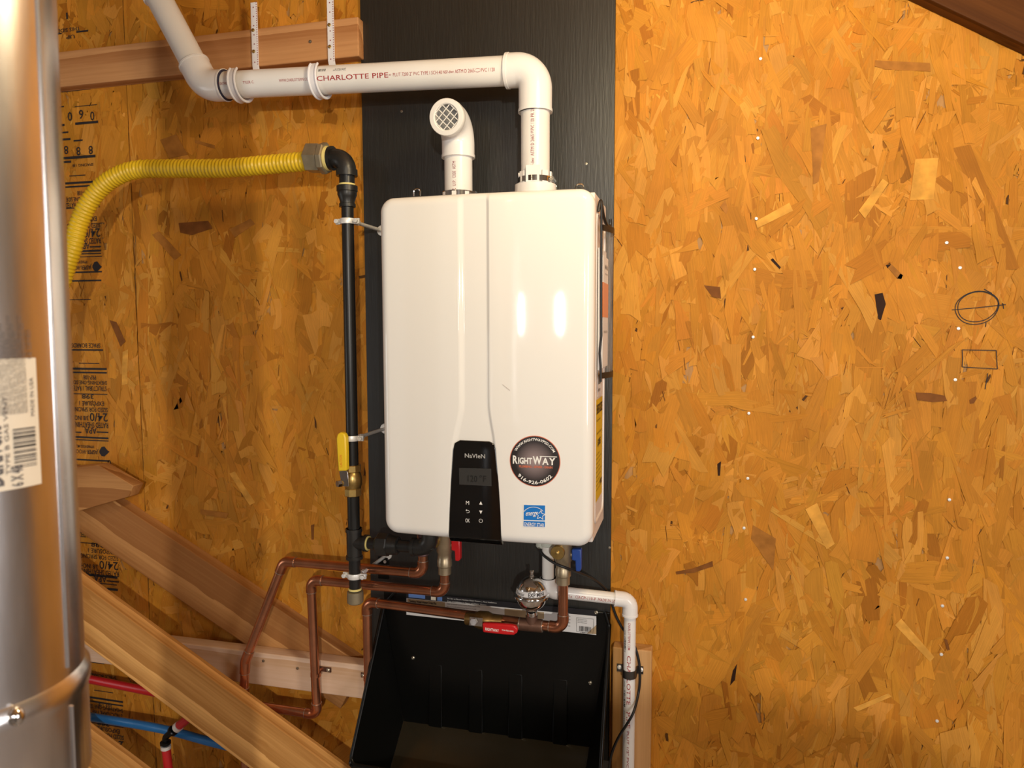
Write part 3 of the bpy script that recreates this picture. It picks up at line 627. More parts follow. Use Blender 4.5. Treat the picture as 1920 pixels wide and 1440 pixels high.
f = wrap(L0, hx, V((0, -1, -.2)), RP+.0004); s0 = hpos(896); line_pts = [(s0+.006*math.cos(a), .004*math.sin(a)) for a in [2*PI*k/12 for k in range(13)]]
for (x, y), (x2, y2) in zip(line_pts[:-1], line_pts[1:]): tx.add([f(x, y), f(x2, y2), f(x2*.99+s0*.01, y2*.75), f(x*.99+s0*.01, y*.75)], [(0, 1, 2, 3)])
tx.build('printed_lettering', INKR, ex, sharp=0)
bc = MB(); s0 = hpos(596); bars(bc, lambda x, y: f(x+s0, y+.0155), .018, .0065, 18, 5); htext(bc, '611942 03947', 627, 648, .0028, .020); htext(bc, 'SCH 40 PVC', 624, 648, .003, .0165)
bc.build('printed_barcode', INKB, ex, sharp=0)
tr = MB(); f2 = wrap((EX, -.13, 0), (0, 0, 1), V((.02, -1, 0)), RP+.0004)
zt = lambda v: at(1000, v, -.16).z
for s, a, b in (('NSF-dwv', 318, 296), ('ASTM D 2665', 292, 252), ('(UPC)', 250, 244), ('PVC 1120', 243, 222), ('PR 280 PSI', 219, 187)):
    z0 = zt(a); tr.text(s, lambda x, y: f2(x+z0, y-.0035), width=zt(b)-z0, height=.0072)
tr.build('printed_lettering', INKN, ex, sharp=0)

# ------------------------------------------------------------------ intake pipe with screen
it = thing('intake_pipe', (IN, -.13, Z0+HH), 'short white intake pipe with screened elbow on top of the heater', 'pipe')
MB().cyl((IN, -.13, Z0+HH-.02), (IN, -.13, 1.80), RP, 36).build('riser_pipe', PVC, it)
ic = V((IN, -.13, 1.873)); idr = V((-.02, -.98, -.12)).normalized(); ie = ic+idr*.066
pts = fil([ic+V((0, 0, -.076)), ic, ie], .042, 12); mb = MB().tube(pts, .0352, 36, cap=False); mb.tube([ic+V((0, 0, -.076)), ic+V((0, 0, -.070))], .0362, 36); mb.build('elbow', PVCF, it)
MB().lathe(ie-idr*.012, idr, [(.0352, 0), (.0372, .004), (.0372, .018), (.036, .020), (.0275, .0205), (.0255, .0185), (.0255, .008)], 44, cap=False).build('screen_ring', PVC, it)
MB().lathe(ie-idr*.004, idr, [(.0005, 0), (.0262, .0002)], 30, cap=False).build('insect_mesh', MESHG, it)
gx, gy, _ = basis(idr); gr = MB()
for k in range(-2, 3):
    for da in (gx+gy, gx-gy):
        da = da.normalized(); nb = da.cross(idr); o = ie+idr*.0045+nb*(k*.0118); h2 = .0258**2-(k*.0118)**2
        if h2 > 0: gr.box(o, (2*math.sqrt(h2), .0016, .002), da, nb)
gr.build('screen_grid', WHITE, it)
ti = MB(); f3 = wrap((IN, -.13, 0), (0, 0, 1), V((.0, -1, 0)), RP+.0004)
for s, a, b in ((':', 349, 345), ('U.P.', 341, 329), ('CODE', 325, 312), ('ASTM', 308, 293)):
    z0 = zt(a); ti.text(s, lambda x, y: f3(x+z0, y-.004), width=max(.004, zt(b)-z0), height=.0072)
ti.build('printed_lettering', INKN, it, sharp=0)

# ------------------------------------------------------------------ white pipe hangers
def hanger(u, ztop, su, label, scr):
    x = (at(u, 160, -.13)).x; pc = C0+dv*((C0.x-x)/-dv.x); xs_ = at(su, 60, -.042).x
    o = thing('pipe_hanger', (x, -.04, pc.z), label, 'pipe hanger', 'hangers under the white exhaust pipe')
    prof = []
    ring = [V((x, pc.y+.0365*math.cos(a), pc.z+.0365*math.sin(a))) for a in [.75-(PI+1.62)*k/22 for k in range(23)]]
    path = [V((xs_, -.0408, ztop)), V((xs_, -.0408, pc.z+.075))]+[V((x*.6+xs_*.4, -.052, pc.z+.045)), V((x, -.085, pc.z+.034))]+ring[1:]
    b_ = MB(); wd = .0085; th = .004
    def ribbon(pts, wd, th):
        vs = []; n = len(pts)
        for i, p in enumerate(pts):
            t = (pts[min(i+1, n-1)]-pts[max(i-1, 0)]).normalized(); nn = V((1, 0, 0)).cross(t).normalized()
            for sx, sn in ((-1, -1), (1, -1), (1, 1), (-1, 1)): vs.append(p+V((sx*wd, 0, 0))+nn*(sn*th/2))
        fs = []
        for i in range(n-1):
            for k in range(4): fs.append((i*4+k, i*4+(k+1) % 4, (i+1)*4+(k+1) % 4, (i+1)*4+k))
        fs += [(3, 2, 1, 0), tuple((n-1)*4+k for k in range(4))]
        return MB().add(vs, fs)
    ribbon(path[:3], wd, .0032).build('strap', HANG, o, bevel=.0006)
    ribbon(path[2:], wd*1.0, th).build('hook', HANG, o, bevel=.0006)
    for s in (-1, 1):
        rr = [V((x+s*wd, pc.y+.0385*math.cos(a), pc.z+.0385*math.sin(a))) for a in [.70-(PI+1.5)*k/22 for k in range(23)]]; MB().tube(rr, .0026, 8).build('hook_rim', HANG, o)
    ho = MB(); k = 0; z = ztop-.012
    while z > pc.z+.06:
        if min(abs(z-q) for q in scr) > .008: ho.lathe((xs_-.001, -.0420, z), (0, -1, 0), [(.0016, 0), (.0016, .0007), (.0003, .0007)], 8)
        for q in range(4): ho.bx(xs_+.0062, xs_+.0082, -.0429, -.0422, z-.006+q*.0055, z-.0040+q*.0055)
        z -= .0215
    ho.build('strap_holes', INKN, o)
    for q in scr: MB().lathe((xs_-.003, -.0418, q), (0, -1, 0), [(.0042, 0), (.0042, .002), (.0022, .0028), (.0020, .0012), (.0003, .001)], 12).build('screw', BRASS, o)
zf = lambda u, v: at(u, v, -.042).z
hanger(452, zf(477, 4), 477, 'white plastic J hook with perforated strap nearest the lower left elbow', [zf(473, 57), zf(473, 97)])
hanger(601, 2.38, 620, 'white plastic J hook with perforated strap beside the black board', [zf(616, 47), zf(616, 88)])
screw_on(B1, at(582, 78, -.0385), (0, -1, 0))
for u, v in ((494, 1239), (558, 1253)): screw_on(B2, at(u, v, -.0765), (0, -1, 0), .0038)

# ------------------------------------------------------------------ yellow gas hose
hp = [(578, 302, -.17), (500, 309, -.17), (420, 315.5, -.17), (330, 316, -.171), (262, 317.5, -.174), (222, 329, -.178), (190, 351, -.183), (165, 383, -.188), (148, 420, -.192), (136, 465, -.197), (118, 520, -.2), (100, 590, -.2)]
P = [at(*p) for p in hp]
P += [V((P[-1].x-.03, -.25, 1.05)), V((P[-1].x-.05, -.27, .55)), V((P[-1].x-.05, -.27, .02))]
def catmull(P, n):
    out = []
    for i in range(len(P)-1):
        a, b, c, d = P[max(i-1, 0)], P[i], P[i+1], P[min(i+2, len(P)-1)]
        for k in range(n):
            t = k/n; out.append(.5*((2*b)+(c-a)*t+(2*a-5*b+4*c-d)*t*t+(3*b-a-3*c+d)*t**3))
    return out+[P[-1]]
cp = catmull(P, 24)
Ls = [0]
for a, b in zip(cp[:-1], cp[1:]): Ls.append(Ls[-1]+(b-a).length)
N = 1500; rp = []; j = 0
for i in range(N):
    s = Ls[-1]*i/(N-1)
    while j < len(Ls)-2 and Ls[j+1] < s: j += 1
    t = (s-Ls[j])/max(1e-9, Ls[j+1]-Ls[j]); rp.append((cp[j].lerp(cp[j+1], t), s))
hose = thing('gas_hose', at(597, 297, -.17), 'corrugated yellow gas hose curving down to the left behind the flue', 'hose')
mb = MB(); mb.tube([p for p, s in rp], [.0205+.0011*math.sin(2*PI*s/.0092) for p, s in rp], 26)
for i, v in enumerate(mb.v):
    r = i//26; k = i % 26; c, s = rp[min(r, N-1)]
    if r < N: mb.v[i] = v+(v-c)*(.018*math.sin(2*PI*s/.0184+k*.72))
mb.build('corrugated_jacket', YEL, hose, sharp=80)
nc = at(600, 297, -.17); ax = V((1, 0, -.005)).normalized()
MB().hexa(at(578, 297, -.17), at(604, 297, -.17), .0330, 6).build('flare_nut', NUT, hose, sharp=25)
MB().hexa(at(603, 297, -.17), at(614, 297, -.17), .0345, 8).build('adapter_nut', NUT, hose, sharp=25)
MB().cyl(at(612, 297, -.17), at(619.5, 297, -.17), .0265, 28).build('thread_tape', TAPE, hose)

# ------------------------------------------------------------------ black iron gas pipe
GX, GY = -.119, -.17
def gz(v): return at(657, v, GY).z
gas = thing('gas_pipe', (GX, GY, gz(1128)), 'black iron gas pipe running down left of the heater', 'pipe')
ec = V((GX, GY, at(650, 297, GY).z))
g = MB().tube(fil([at(619, 297, GY), ec, V((GX, GY, gz(328)))], .026, 12), .0205, 28)
g.tube([at(618, 297, GY), at(625, 297, GY)], .0262, 28).tube([V((GX, GY, gz(318))), V((GX, GY, gz(330)))], .0232, 28).build('elbow', IRON, gas)
MB().cyl((GX, GY, gz(345)), (GX, GY, gz(326)), .0168, 24).build('nipple', IRONP, gas)
MB().cyl((GX, GY, gz(349)), (GX, GY, gz(344.5)), .0180, 24).build('thread_tape', TAPE, gas)
zr = gz(389)
MB().lathe((GX, GY, zr), (0, 0, 1), [(.0145, 0), (.0178, .001), (.0178, .008), (.0160, .009), (.0160, .013), (.0190, .022), (.0212, .027), (.0212, .034), (.0228, .035), (.0228, gz(348)-zr-.001), (.021, gz(348)-zr)], 30).build('reducer', IRON, gas)
GV = (gz(871), gz(929))
MB().cyl((GX, GY, GV[0]), (GX, GY, zr+.004), .01335, 24).build('upper_pipe', IRONP, gas)
MB().cyl((GX, GY, gz(992)), (GX, GY, GV[1]+.004), .0138, 24).build('nipple', IRONP, gas)
MB().cyl((GX, GY, gz(1107)), (GX, GY, gz(1043)), .01335, 24).build('nipple', IRONP, gas)
tz = gz(1016); t_ = MB().cyl((GX, GY, gz(1047)), (GX, GY, gz(990)), .0170, 28).cyl((GX, GY, tz), (GX+.034, GY, tz), .0165, 28)
for a, b in ((gz(1047), gz(1041)), (gz(996), gz(990))): t_.cyl((GX, GY, a), (GX, GY, b), .0192, 28)
t_.cyl((GX+.026, GY, tz), (GX+.034, GY, tz), .0192, 28).build('tee', IRON, gas)
MB().cyl((GX+.034, GY, tz), (GX+.0365, GY, tz), .0165, 24).build('thread_tape', TAPE, gas)
x_ = GX+.034
MB().cyl((x_, GY, tz), (x_+.03, GY, tz), .0130, 24).build('nipple', IRONP, gas)
un = MB().lathe((x_+.018, GY, tz), (1, 0, 0), [(.014, 0), (.021, .008), (.0255, .010)], 8).hexa((x_+.026, GY, tz), (x_+.052, GY, tz), .0265, 8).lathe((x_+.052, GY, tz), (1, 0, 0), [(.0225, 0), (.0215, .012), (.020, .022), (.016, .024)], 24)
un.build('union', IRON, gas, sharp=25)
ge = V((at(806, 1026, GY).x, GY, tz))
MB().cyl((x_+.07, GY, tz), ge, .01335, 24).build('nipple', IRONP, gas)
MB().tube(fil([ge-V((.040, 0, 0)), ge, ge+V((0, 0, .036))], .024, 10), .0185, 26).tube([ge-V((.042, 0, 0)), ge-V((.034, 0, 0))], .0205, 26).cyl(ge, ge+V((0, 0, Z0+.004-ge.z)), .0135, 20).build('elbow', IRON, gas)
MB().lathe((GX, GY, gz(1130)), (0, 0, 1), [(.015, 0), (.0185, .003), (.0190, .016), (.0185, .028), (.0150, .029)], 26).build('end_cap', NUT, gas)
MB().cyl((GX, GY, gz(1105)), (GX, GY, gz(1101.5)), .0150, 22).build('thread_tape', TAPE, gas)
# gas ball valve
gv = thing('gas_valve', (GX, GY, GV[1]), 'brass ball valve with yellow lever on the black gas pipe', 'valve')
zm = (GV[0]+GV[1])/2; H = GV[0]-GV[1]
MB().hexa((GX, GY, GV[0]-.016), (GX, GY, GV[0]), .0192, 8).hexa((GX, GY, GV[1]), (GX, GY, GV[1]+.018), .0192, 8).lathe((GX, GY, GV[1]+.014), (0, 0, 1), [(.015, 0), (.0185, .006), (.0205, .016), (.0205, .026), (.0185, .036), (.015, .042)], 26).build('body', BRASS, gv, sharp=28)
sd = V((-.55, -.83, 0)).normalized(); so = V((GX, GY, at(652, 902, GY).z))
MB().cyl(so+sd*.012, so+sd*.030, .0075, 16).build('stem', BRASS, gv)
hb = so+sd*.031; hx_ = V((sd.y*-1, sd.x, 0))
MB().hexa(so+sd*.030, so+sd*.040, .0078, 6).build('nut', CHROME, gv, sharp=25)
hp0 = at(651, 903, hb.y); 
mt = MB().prism([at(u, v, hb.y) for u, v in ((641, 912), (654, 912), (652, 886), (648, 880), (637, 880), (636, 886))], (0, .003, 0)); mt.build('lever_plate', CHROME, gv, bevel=.0008)
hl = MB().prism([at(u, v, hb.y-.012) for u, v in ((634, 884), (631.5, 850), (630, 822), (632, 814), (638, 811), (645, 813), (648, 820), (649, 850), (649.5, 883))], (0, .016, 0)); hl.build('lever', YELH, gv, bevel=.003, label='yellow vinyl lever')
MB().text('CAUTION', flat(at(641.5, 876, hb.y-.0126), V((0, 0, 1)), V((-1, 0, 0))), width=.027, height=.006).build('printed_lettering', ORANGE, gv, sharp=0)
# three zinc clamps
def clamp(v, dx, label, ears=(True, True)):
    z = gz(v); o = thing('pipe_clamp', (GX, GY, z), label, 'pipe clamp', 'zinc clamps holding the gas pipe')
    MB().lathe((GX, GY, z-.006), (0, 0, 1), [(.0138, 0), (.0165, 0), (.0172, .003), (.0172, .009), (.0165, .012), (.0138, .012)], 28, cap=False).build('ring', ZINC, o)
    for s in (-1, 1):
        MB().box((GX+s*.0215, GY, z), (.013, .006, .012)).cyl((GX+s*.023, GY-.009, z), (GX+s*.023, GY+.009, z), .0036, 10).hexa((GX+s*.023, GY-.012, z), (GX+s*.023, GY-.006, z), .0052).build('clamp_ear', ZINC, o, bevel=.0008)
    a = V((GX+.010, GY+.014, z)); MB().hexa(a, a+V((0, .014, 0)), .0068).cyl(a, (GX+.010, -.014, z), .0042, 12).build('threaded_rod', ZINC, o)
    MB().lathe((GX+.010, -.0125, z), (0, -1, 0), [(.013, 0), (.012, .002), (.006, .003)], 16).build('flange', ZINC, o)
clamp(415, 0, 'uppermost zinc clamp with rod, below the reducer on the gas pipe')
clamp(821, 0, 'middle zinc clamp with rod, above the yellow lever on the gas pipe')
clamp(1078, 0, 'lowest zinc clamp with rod, just above the gas pipe end cap')

# ------------------------------------------------------------------ copper pipes
RCu, RCf = .0112, .0128
def cu_elbow(mb, a, b, c, la=.030, lc=.030):
    a, b, c = V(a), V(b), V(c); d1 = (a-b).normalized(); d2 = (c-b).normalized()
    mb.tube(fil([b+d1*la, b, b+d2*lc], .020, 9), RCf, 22); return mb
def cu_run(parent, pts, y=None):
    mb = MB().tube(fil(pts, .018, 9), RCu, 22); mb.build('tube', COPPER, parent)
    pts = [V(p) for p in pts]
    for i in range(1, len(pts)-1):
        l = min(.030, (pts[i]-pts[i-1]).length*.45); l2 = min(.030, (pts[i+1]-pts[i]).length*.45)
        cu_elbow(MB(), pts[i-1], pts[i], pts[i+1], l, l2).build('elbow', COPPERF, parent)
        for q, ll in ((pts[i-1], l), (pts[i+1], l2)):
            d = (q-pts[i]).normalized(); MB().tube([pts[i]+d*ll, pts[i]+d*(ll+.0016)], RCf-.0004, 20).build('solder_joint', SOLDER, parent)
zA = .8655
c1 = thing('copper_pipe', (.028, -.12, zA), 'upper copper pipe sloping down to the left behind the large timber', 'pipe', 'copper water pipes under the heater')
cu_run(c1, [(.0285, -.12, .93), (.0285, -.12, zA), (-.332, -.12, zA), (-.449, -.12, .600), (-.458, -.12, .50), (-.458, -.12, .30)])
MB().lathe((.0285, -.12, .908), (0, 0, 1), [(.0125, 0), (.0145, .002), (.0145, .012), (.0165, .014), (.0165, .022), (.013, .023)], 22).lathe((.0285, -.12, .93), (0, 0, 1), [(.013, 0), (.013, Z0-.925)], 18).build('tarnished_fitting', mat('tarnished_copper', (.30, .20, .22), .3, .9, var=.5, vscale=90), c1)
zB = .8255; XB = .0815
c2 = thing('copper_pipe', (XB, -.12, zB), 'middle copper pipe from red handled valve, clamped to the pale batten', 'pipe', 'copper water pipes under the heater')
cu_run(c2, [(XB, -.12, .875), (XB, -.12, zB), (-.2605, -.12, zB), (-.2615, -.105, .478), (-.62, -.105, .478)])
zC_ = .773; XC = .3585
c3 = thing('copper_pipe', (XC, -.13, zC_), 'lower copper pipe from blue handled valve, passing over the black pan', 'pipe', 'copper water pipes under the heater')
cu_run(c3, [(XC, -.13, .90), (XC, -.13, zC_), (-.128, -.092, zC_), (-.1285, -.088, .30)])
MB().cyl((.262, -.13, zC_), (.312, -.13, zC_), .0142, 22).cyl((.288, -.13, zC_), (.288, -.13, zC_+.022), .0135, 20).build('tee', COPPERD, c3, label='heat darkened tee under the round tank')
MB().cyl((.3115, -.13, zC_), (.3135, -.13, zC_), .0135, 20).build('solder_joint', SOLDER, c3)
MB().cyl((.259, -.13, zC_), (.2625, -.13, zC_), .0138, 20).build('solder_joint', SOLDER, c3)
# clamps of copper pipes to the batten
def bell(p, label, sides=(-1, 1)):
    o = thing('pipe_strap', p, label, 'pipe strap', 'copper straps on the pale batten'); x, y, z = p
    MB().lathe((x, y, z-.004), (0, 0, 1), [(.0114, 0), (.0132, 0), (.0132, .009), (.0114, .009)], 22, cap=False).cyl((x, y+.012, z), (x, -.078, z), .004, 10).build('ring', COPPERF, o)
    MB().bx(x-.026, x+.026, -.0792, -.0764, z-.006, z+.006).build('base_plate', COPPERD, o)
    for s in sides: MB().lathe((x+s*.019, -.0785, z), (0, -1, 0), [(.005, 0), (.005, .003), (.002, .005), (.001, .004)], 12).build('screw', SCREW, o)
bell((-.2613, -.107, at(588, 1257, -.09).z), 'copper strap screwed to the pale batten at the middle copper pipe')
bell((-.1283, -.089, at(683, 1271, -.09).z), 'copper strap screwed to the pale batten beside the black pan', (-1,))
# isolation valves
def iso(x, y, z0, z1, hm, hname, cap_u, label, hx0):
    o = thing('isolation_valve', (x, y, z0), label, 'valve', 'isolation valves under the heater')
    H = z1-z0
    MB().lathe((x, y, z0), (0, 0, 1), [(.0125, 0), (.0150, .001), (.0150, .018), (.0172, .020), (.0172, .034), (.0160, .036), (.0160, .050), (.0185, .054), (.0185, H)], 26).build('body', BRASSG, o)
    cc = V((cap_u, y-.018, z0+H*.58)); MB().lathe(V((cap_u, y-.002, cc.z)), (0, -1, 0), [(.012, 0), (.012, .014), (.0155, .015), (.0155, .020), (.0145, .022), (.004, .022), (.004, .027), (.0005, .028)], 26).build('drain_cap', BRASS, o)
    MB().cyl((x, y, cc.z), (cap_u, y-.004, cc.z), .010, 16).build('drain_port', BRASSG, o)
    zz = z0+H*.42
    MB().cyl((x+.012, y, zz+.012), (hx0+.006, y, zz+.012), .006, 14).build('stem', BRASSG, o)
    MB().prism([V((hx0, y-.008, zz+.026)), V((hx0+.021, y-.008, zz+.028)), V((hx0+.021, y-.008, zz-.018)), V((hx0+.017, y-.008, zz-.022)), V((hx0+.009, y-.008, zz-.022)), V((hx0+.008, y-.008, zz+.001)), V((hx0, y-.008, zz+.002))], (0, .016, 0)).build('lever', hm, o, bevel=.0025, label=hname)
iso(XB, -.12, .868, Z0+.004, REDV, 'red lever', .060, 'brass valve with a small red lever under the heater left half', .100)
iso(XC, -.13, .872, Z0+.004, BLUEV, 'blue lever', .350, 'brass valve with a small blue lever under the heater right half', .378)
# ball valve with red lever on the lower copper pipe
bv = thing('ball_valve', (.178, -.13, zC_), 'tarnished brass ball valve with long red lever on lower copper pipe', 'valve')
MB().lathe((.135, -.13, zC_), (1, 0, 0), [(.0135, 0), (.0145, .002), (.0145, .020), (.0160, .022), (.0200, .032), (.0200, .052), (.0160, .062), (.0150, .064), (.0150, .084), (.0135, .086)], 26).build('body', BRASSD, bv)
bs = V((at(888, 1165, -.163).x, -.13, zC_)); bd = (at(888, 1166, -.168)-bs).normalized()
MB().cyl(bs, bs+bd*.034, .0078, 14).build('stem', BRASSD, bv)
MB().hexa(bs+bd*.030, bs+bd*.044, .0085).box(bs+bd*.033+V((.004, 0, 0)), (.030, .018, .003), (1, 0, 0), bd.cross(V((1, 0, 0)))).build('nut', CHROME, bv, sharp=25)
yl = -.166
hl = MB().prism([at(u, v, yl) for u, v in ((904, 1169), (930, 1170), (960, 1172.5), (967, 1175), (970.5, 1181), (969, 1187), (963, 1191.5), (950, 1191), (925, 1188.5), (905, 1186))], (0, .011, 0)); hl.build('lever', REDV, bv, bevel=.003, label='long red vinyl lever')
MB().text('RIGHTWAY', flat(at(910, 1182, yl-.0006), V((1, 0, -.03)), (0, 0, 1)), width=.031, height=.0066, bold=.02).text('916-926-0602', flat(at(941, 1182.5, yl-.0006), V((1, 0, -.03)), (0, 0, 1)), width=.0265, height=.0034, bold=.02).build('printed_lettering', WHITE, bv, sharp=0)

# ------------------------------------------------------------------ small expansion tank
tx_ = .288; tk = thing('expansion_tank', (tx_, -.13, zC_+.02), 'small round chrome expansion tank standing on the copper tee', 'tank')
zf_ = at(981, 1115, -.13).z
Rk = .0345
prof = [(.010, zC_+.018), (.012, zC_+.020), (.012, zC_+.030), (.009, zC_+.033), (.009, zC_+.040), (.014, zC_+.044)]
for k in range(1, 9):
    a = PI/2*k/9; prof.append((max(.014, Rk*math.sin(a)*.98), zf_-.002-.031*math.cos(a)))
MB().lathe((tx_, -.13, 0), (0, 0, 1), prof+[(Rk, zf_-.003)], 36).build('lower_shell', CHROME, tk)
MB().lathe((tx_, -.13, zf_), (0, 0, 1), [(.034, -.004), (.0385, -.003), (.0395, 0), (.0385, .003), (.034, .004)], 40).build('seam_flange', CHROME, tk)
MB().lathe((tx_, -.13, zf_), (0, 0, 1), [(.0345, .002)]+[(Rk*math.cos(PI/2*k/10)+.0, .003+.040*math.sin(PI/2*k/10)) for k in range(10)]+[(.004, .0435)], 36).build('upper_shell', CHROME, tk)
MB().lathe((tx_, -.13, zf_+.042), (0, 0, 1), [(.005, 0), (.005, .004), (.0035, .005), (.0035, .010), (.0048, .011), (.0048, .015), (.004, .016)], 16).build('air_valve', CHROME, tk)
bd_ = MB(); lb = []
def tank_pt(a, h, e=.0006):
    t = math.asin(min(1, (h-.003)/.040)); r = Rk*math.cos(t)+e; return V((tx_+r*math.sin(a), -.13-r*math.cos(a), zf_+h))
for k in range(29):
    a = -1.75+3.2*k/28; lb += [tank_pt(a, .0075), tank_pt(a, .013), tank_pt(a, .0185)]
MB().add(lb, [(3*k+j, 3*k+3+j, 3*k+4+j, 3*k+1+j) for k in range(28) for j in range(2)]).build('paper_band', PAPER, tk)
t2 = MB().text('EXP MINI', lambda x, y: tank_pt((x/.03), .0088+y, .0011), width=.033, height=.0085, bold=.02).text('Flowstar', lambda x, y: tank_pt(((x-.030)/.03), .009+y, .0011), width=.022, height=.007)
t2.build('printed_lettering', INKB, tk, sharp=0)

# ------------------------------------------------------------------ white condensate drain pipe
dr = thing('drain_pipe', (.498, -.055, .02), 'thin white plastic drain pipe from the heater, turning down the right post', 'pipe')
D0, D1 = V((.3185, -.098, .842)), V((.498, -.0585, .8225)); D2 = V((.498, -.0585, .01)); Rd, Rdf = .0134, .0172
for a, b in ((D0+V((0, 0, .02)), V((D0.x, D0.y, .955))), (D0, D1), (D1, D2)): MB().cyl(a, b, Rd, 24).build('tube', PVC, dr)
elbow(MB(), D0+V((0, 0, .030)), D0, D0+(D1-D0).normalized()*.036, Rdf, 26, .0008, .022, .003).build('elbow', PVCF, dr)
elbow(MB(), D1+(D0-D1).normalized()*.036, D1, D1+V((0, 0, -.036)), Rdf, 26, .0008, .020, .004).build('elbow', PVCF, dr)
MB().lathe((D0.x, D0.y, .945), (0, 0, 1), [(.0145, 0), (.018, .002), (.018, .020), (.016, .022), (.016, Z0-.940)], 26).lathe((D0.x-.016, D0.y, .940), (0, 0, 1), [(.009, 0), (.012, .004), (.012, .03), (.012, Z0-.936)], 18).build('outlet_coupling', mat('pale_green_plastic', (.55, .58, .52), .35), dr)
td = MB(); dh = (D1-D0).normalized(); fd = wrap(D0, dh, V((.02, -1, .05)), Rd+.0004)
sd_ = lambda u: (at(u, 1122, -.08).x-D0.x)/dh.x
for s, a, b, h in (('21e', 1064, 1073, .007), ('CSA', 1079, 1088, .007), ('CP-110-P', 1089, 1116, .007), ('MADE IN USA', 1120, 1156, .007)):
    q = sd_(a); td.text(s, lambda x, y: fd(x+q, y-.006), width=sd_(b)-q, height=h)
fv = wrap(D2, (0, 0, 1), V((-.02, -1, .1)), Rd+.0004); fvd = lambda x, y: fv(-x, -y)
zd = lambda v: at(1180, v, -.072).z-D2.z
for s, a, b, h, o in (('CHARLOTTEPIPE.COM', 1168, 1219, .0055, .0), ('CHARLOTTE', 1230, 1322, .0085, .0), ('PIPE', 1336, 1366, .0085, .0), ('PLUT 1/2" PVC', 1372, 1440, .005, .0), ('SCH 40 PR 600', 1450, 1520, .005, 0)):
    q = zd(a); td.text(s, lambda x, y: fv(q-x, -(y-h/2+o)), width=q-zd(b), height=h, bold=.005)
td.build('printed_lettering', INKR, dr, sharp=0)
tb = MB()
for a, b, sd__ in ((1196, 1226, 1), (1297, 1328, 2)):
    q = zd(a); bars(tb, lambda x, y: fv(q-x, y+.0075), q-zd(b), .0055, 16, sd__)
for a, b in ((1184, 1192), (1280, 1290), (1335, 1360)): q = zd(a); tb.text('SCH40', lambda x, y: fv(q-x, y+.009), width=q-zd(b), height=.003)
tb.build('printed_barcode', INKB, dr, sharp=0)
zs = at(1180, 1262, -.06).z
ps = thing('pipe_strap', (.498, -.055, zs), 'dark steel strap clamping the white drain pipe to the post', 'pipe strap')
rg = [V((.498+.0152*math.cos(a), -.0585+.0152*math.sin(a), 0)) for a in [PI*1.02+PI*.96*k/14 for k in range(15)]]
rb = [V((.468, -.0395, 0)), V((.4815, -.0395, 0))]+rg+[V((.5145, -.0395, 0)), V((.528, -.0395, 0))]
vs = []; fs = []
for i, p in enumerate(rb):
    t = (rb[min(i+1, len(rb)-1)]-rb[max(i-1, 0)]).normalized(); n = V((t.y, -t.x, 0))*.0009
    for z in (-.009, .009): vs += [V((p.x, p.y, zs+z))-n, V((p.x, p.y, zs+z))+n]
for i in range(len(rb)-1):
    for a, b in ((0, 1), (1, 3), (3, 2), (2, 0)): fs.append((i*4+a, i*4+b, i*4+4+b, i*4+4+a))
fs += [(0, 2, 3, 1), tuple(len(vs)-4+k for k in (0, 1, 3, 2))]
MB().add(vs, fs).build('band', mat('dark_steel', (.12, .11, .10), .3, .9), ps)
for x in (.474, .523): MB().lathe((x, -.0405, zs+.002), (0, -1, 0), [(.005, 0), (.005, .002), (.002, .004), (.001, .003)], 12).build('screw', ZINC, ps)

# ------------------------------------------------------------------ black cable
cb = [(1012, 1030, -.14), (1020, 1042, -.15), (1040, 1056, -.158), (1062, 1065, -.155), (1090, 1076, -.11), (1115, 1088, -.07), (1135, 1105, -.04), (1146, 1128, -.035), (1154, 1152, -.035), (1166, 1176, -.035), (1178, 1192, -.030), (1190, 1212, -.048), (1198, 1240, -.0485), (1200, 1270, -.0485), (1197, 1300, -.05), (1188, 1335, -.085), (1174, 1360, -.092), (1160, 1382, -.088), (1148, 1410, -.07), (1142, 1440, -.06), (1140, 1475, -.055), (1138, 1600, -.04)]
tag(MB().tube(catmull([at(*p) for p in cb], 8), .0030, 12).build('power_cable', BLACKR), 'thin black cable hanging from the heater and crossing the drain pipe', 'cable')

# ------------------------------------------------------------------ black drain pan
pan = thing('drain_pan', (.155, -.02, .36), 'deep black plastic drain pan fixed below the heater with printed label', 'pan')
xl, xr, zt_, yl_, zl_ = -.118, .449, .772, -.215, .440
bxl, bxr, zfl = -.068, .418, .442
s_ = MB()
def skin(a): return a
th = .004
# back panel and sloped rims, inner walls, floor, lip
P_ = lambda x, y, z: V((x, y, z))
tl, trr = P_(xl+.012, -.0165, zt_), P_(xr-.004, -.0165, zt_)
outer = [P_(xl, -.020, zt_-.025), P_(xl, yl_, zl_), P_(xr, yl_, zl_), P_(xr, -.020, zt_-.025)]
inn = [P_(bxl, -.022, zfl), P_(bxr, -.022, zfl), P_(bxr-.02, yl_+.02, zfl-.085), P_(bxl+.02, yl_+.02, zfl-.085)]
mbp = MB().bx(xl, xr, -.0185, -.0135, zfl-.03, zt_); mbp.build('back_panel', BLACKP, pan, bevel=.002)
def plate(mb, quad_, n):
    return mb.prism(quad_, n)
MB().prism([outer[0], outer[1], inn[3], inn[0]], (-.004, 0, 0)).build('side_wall', BLACKP, pan, bevel=.001)
MB().prism([outer[3], outer[2], inn[2], inn[1]], (.004, 0, 0)).build('side_wall', BLACKP, pan, bevel=.001)
MB().prism(inn, (0, 0, -.004)).build('pan_floor', mat('glossy_pan_floor', (.022, .018, .011), .16, spec=.6), pan)
MB().prism([outer[1], outer[2], inn[2], inn[3]], (0, -.004, -.002)).build('front_lip', BLACKP, pan, bevel=.001)
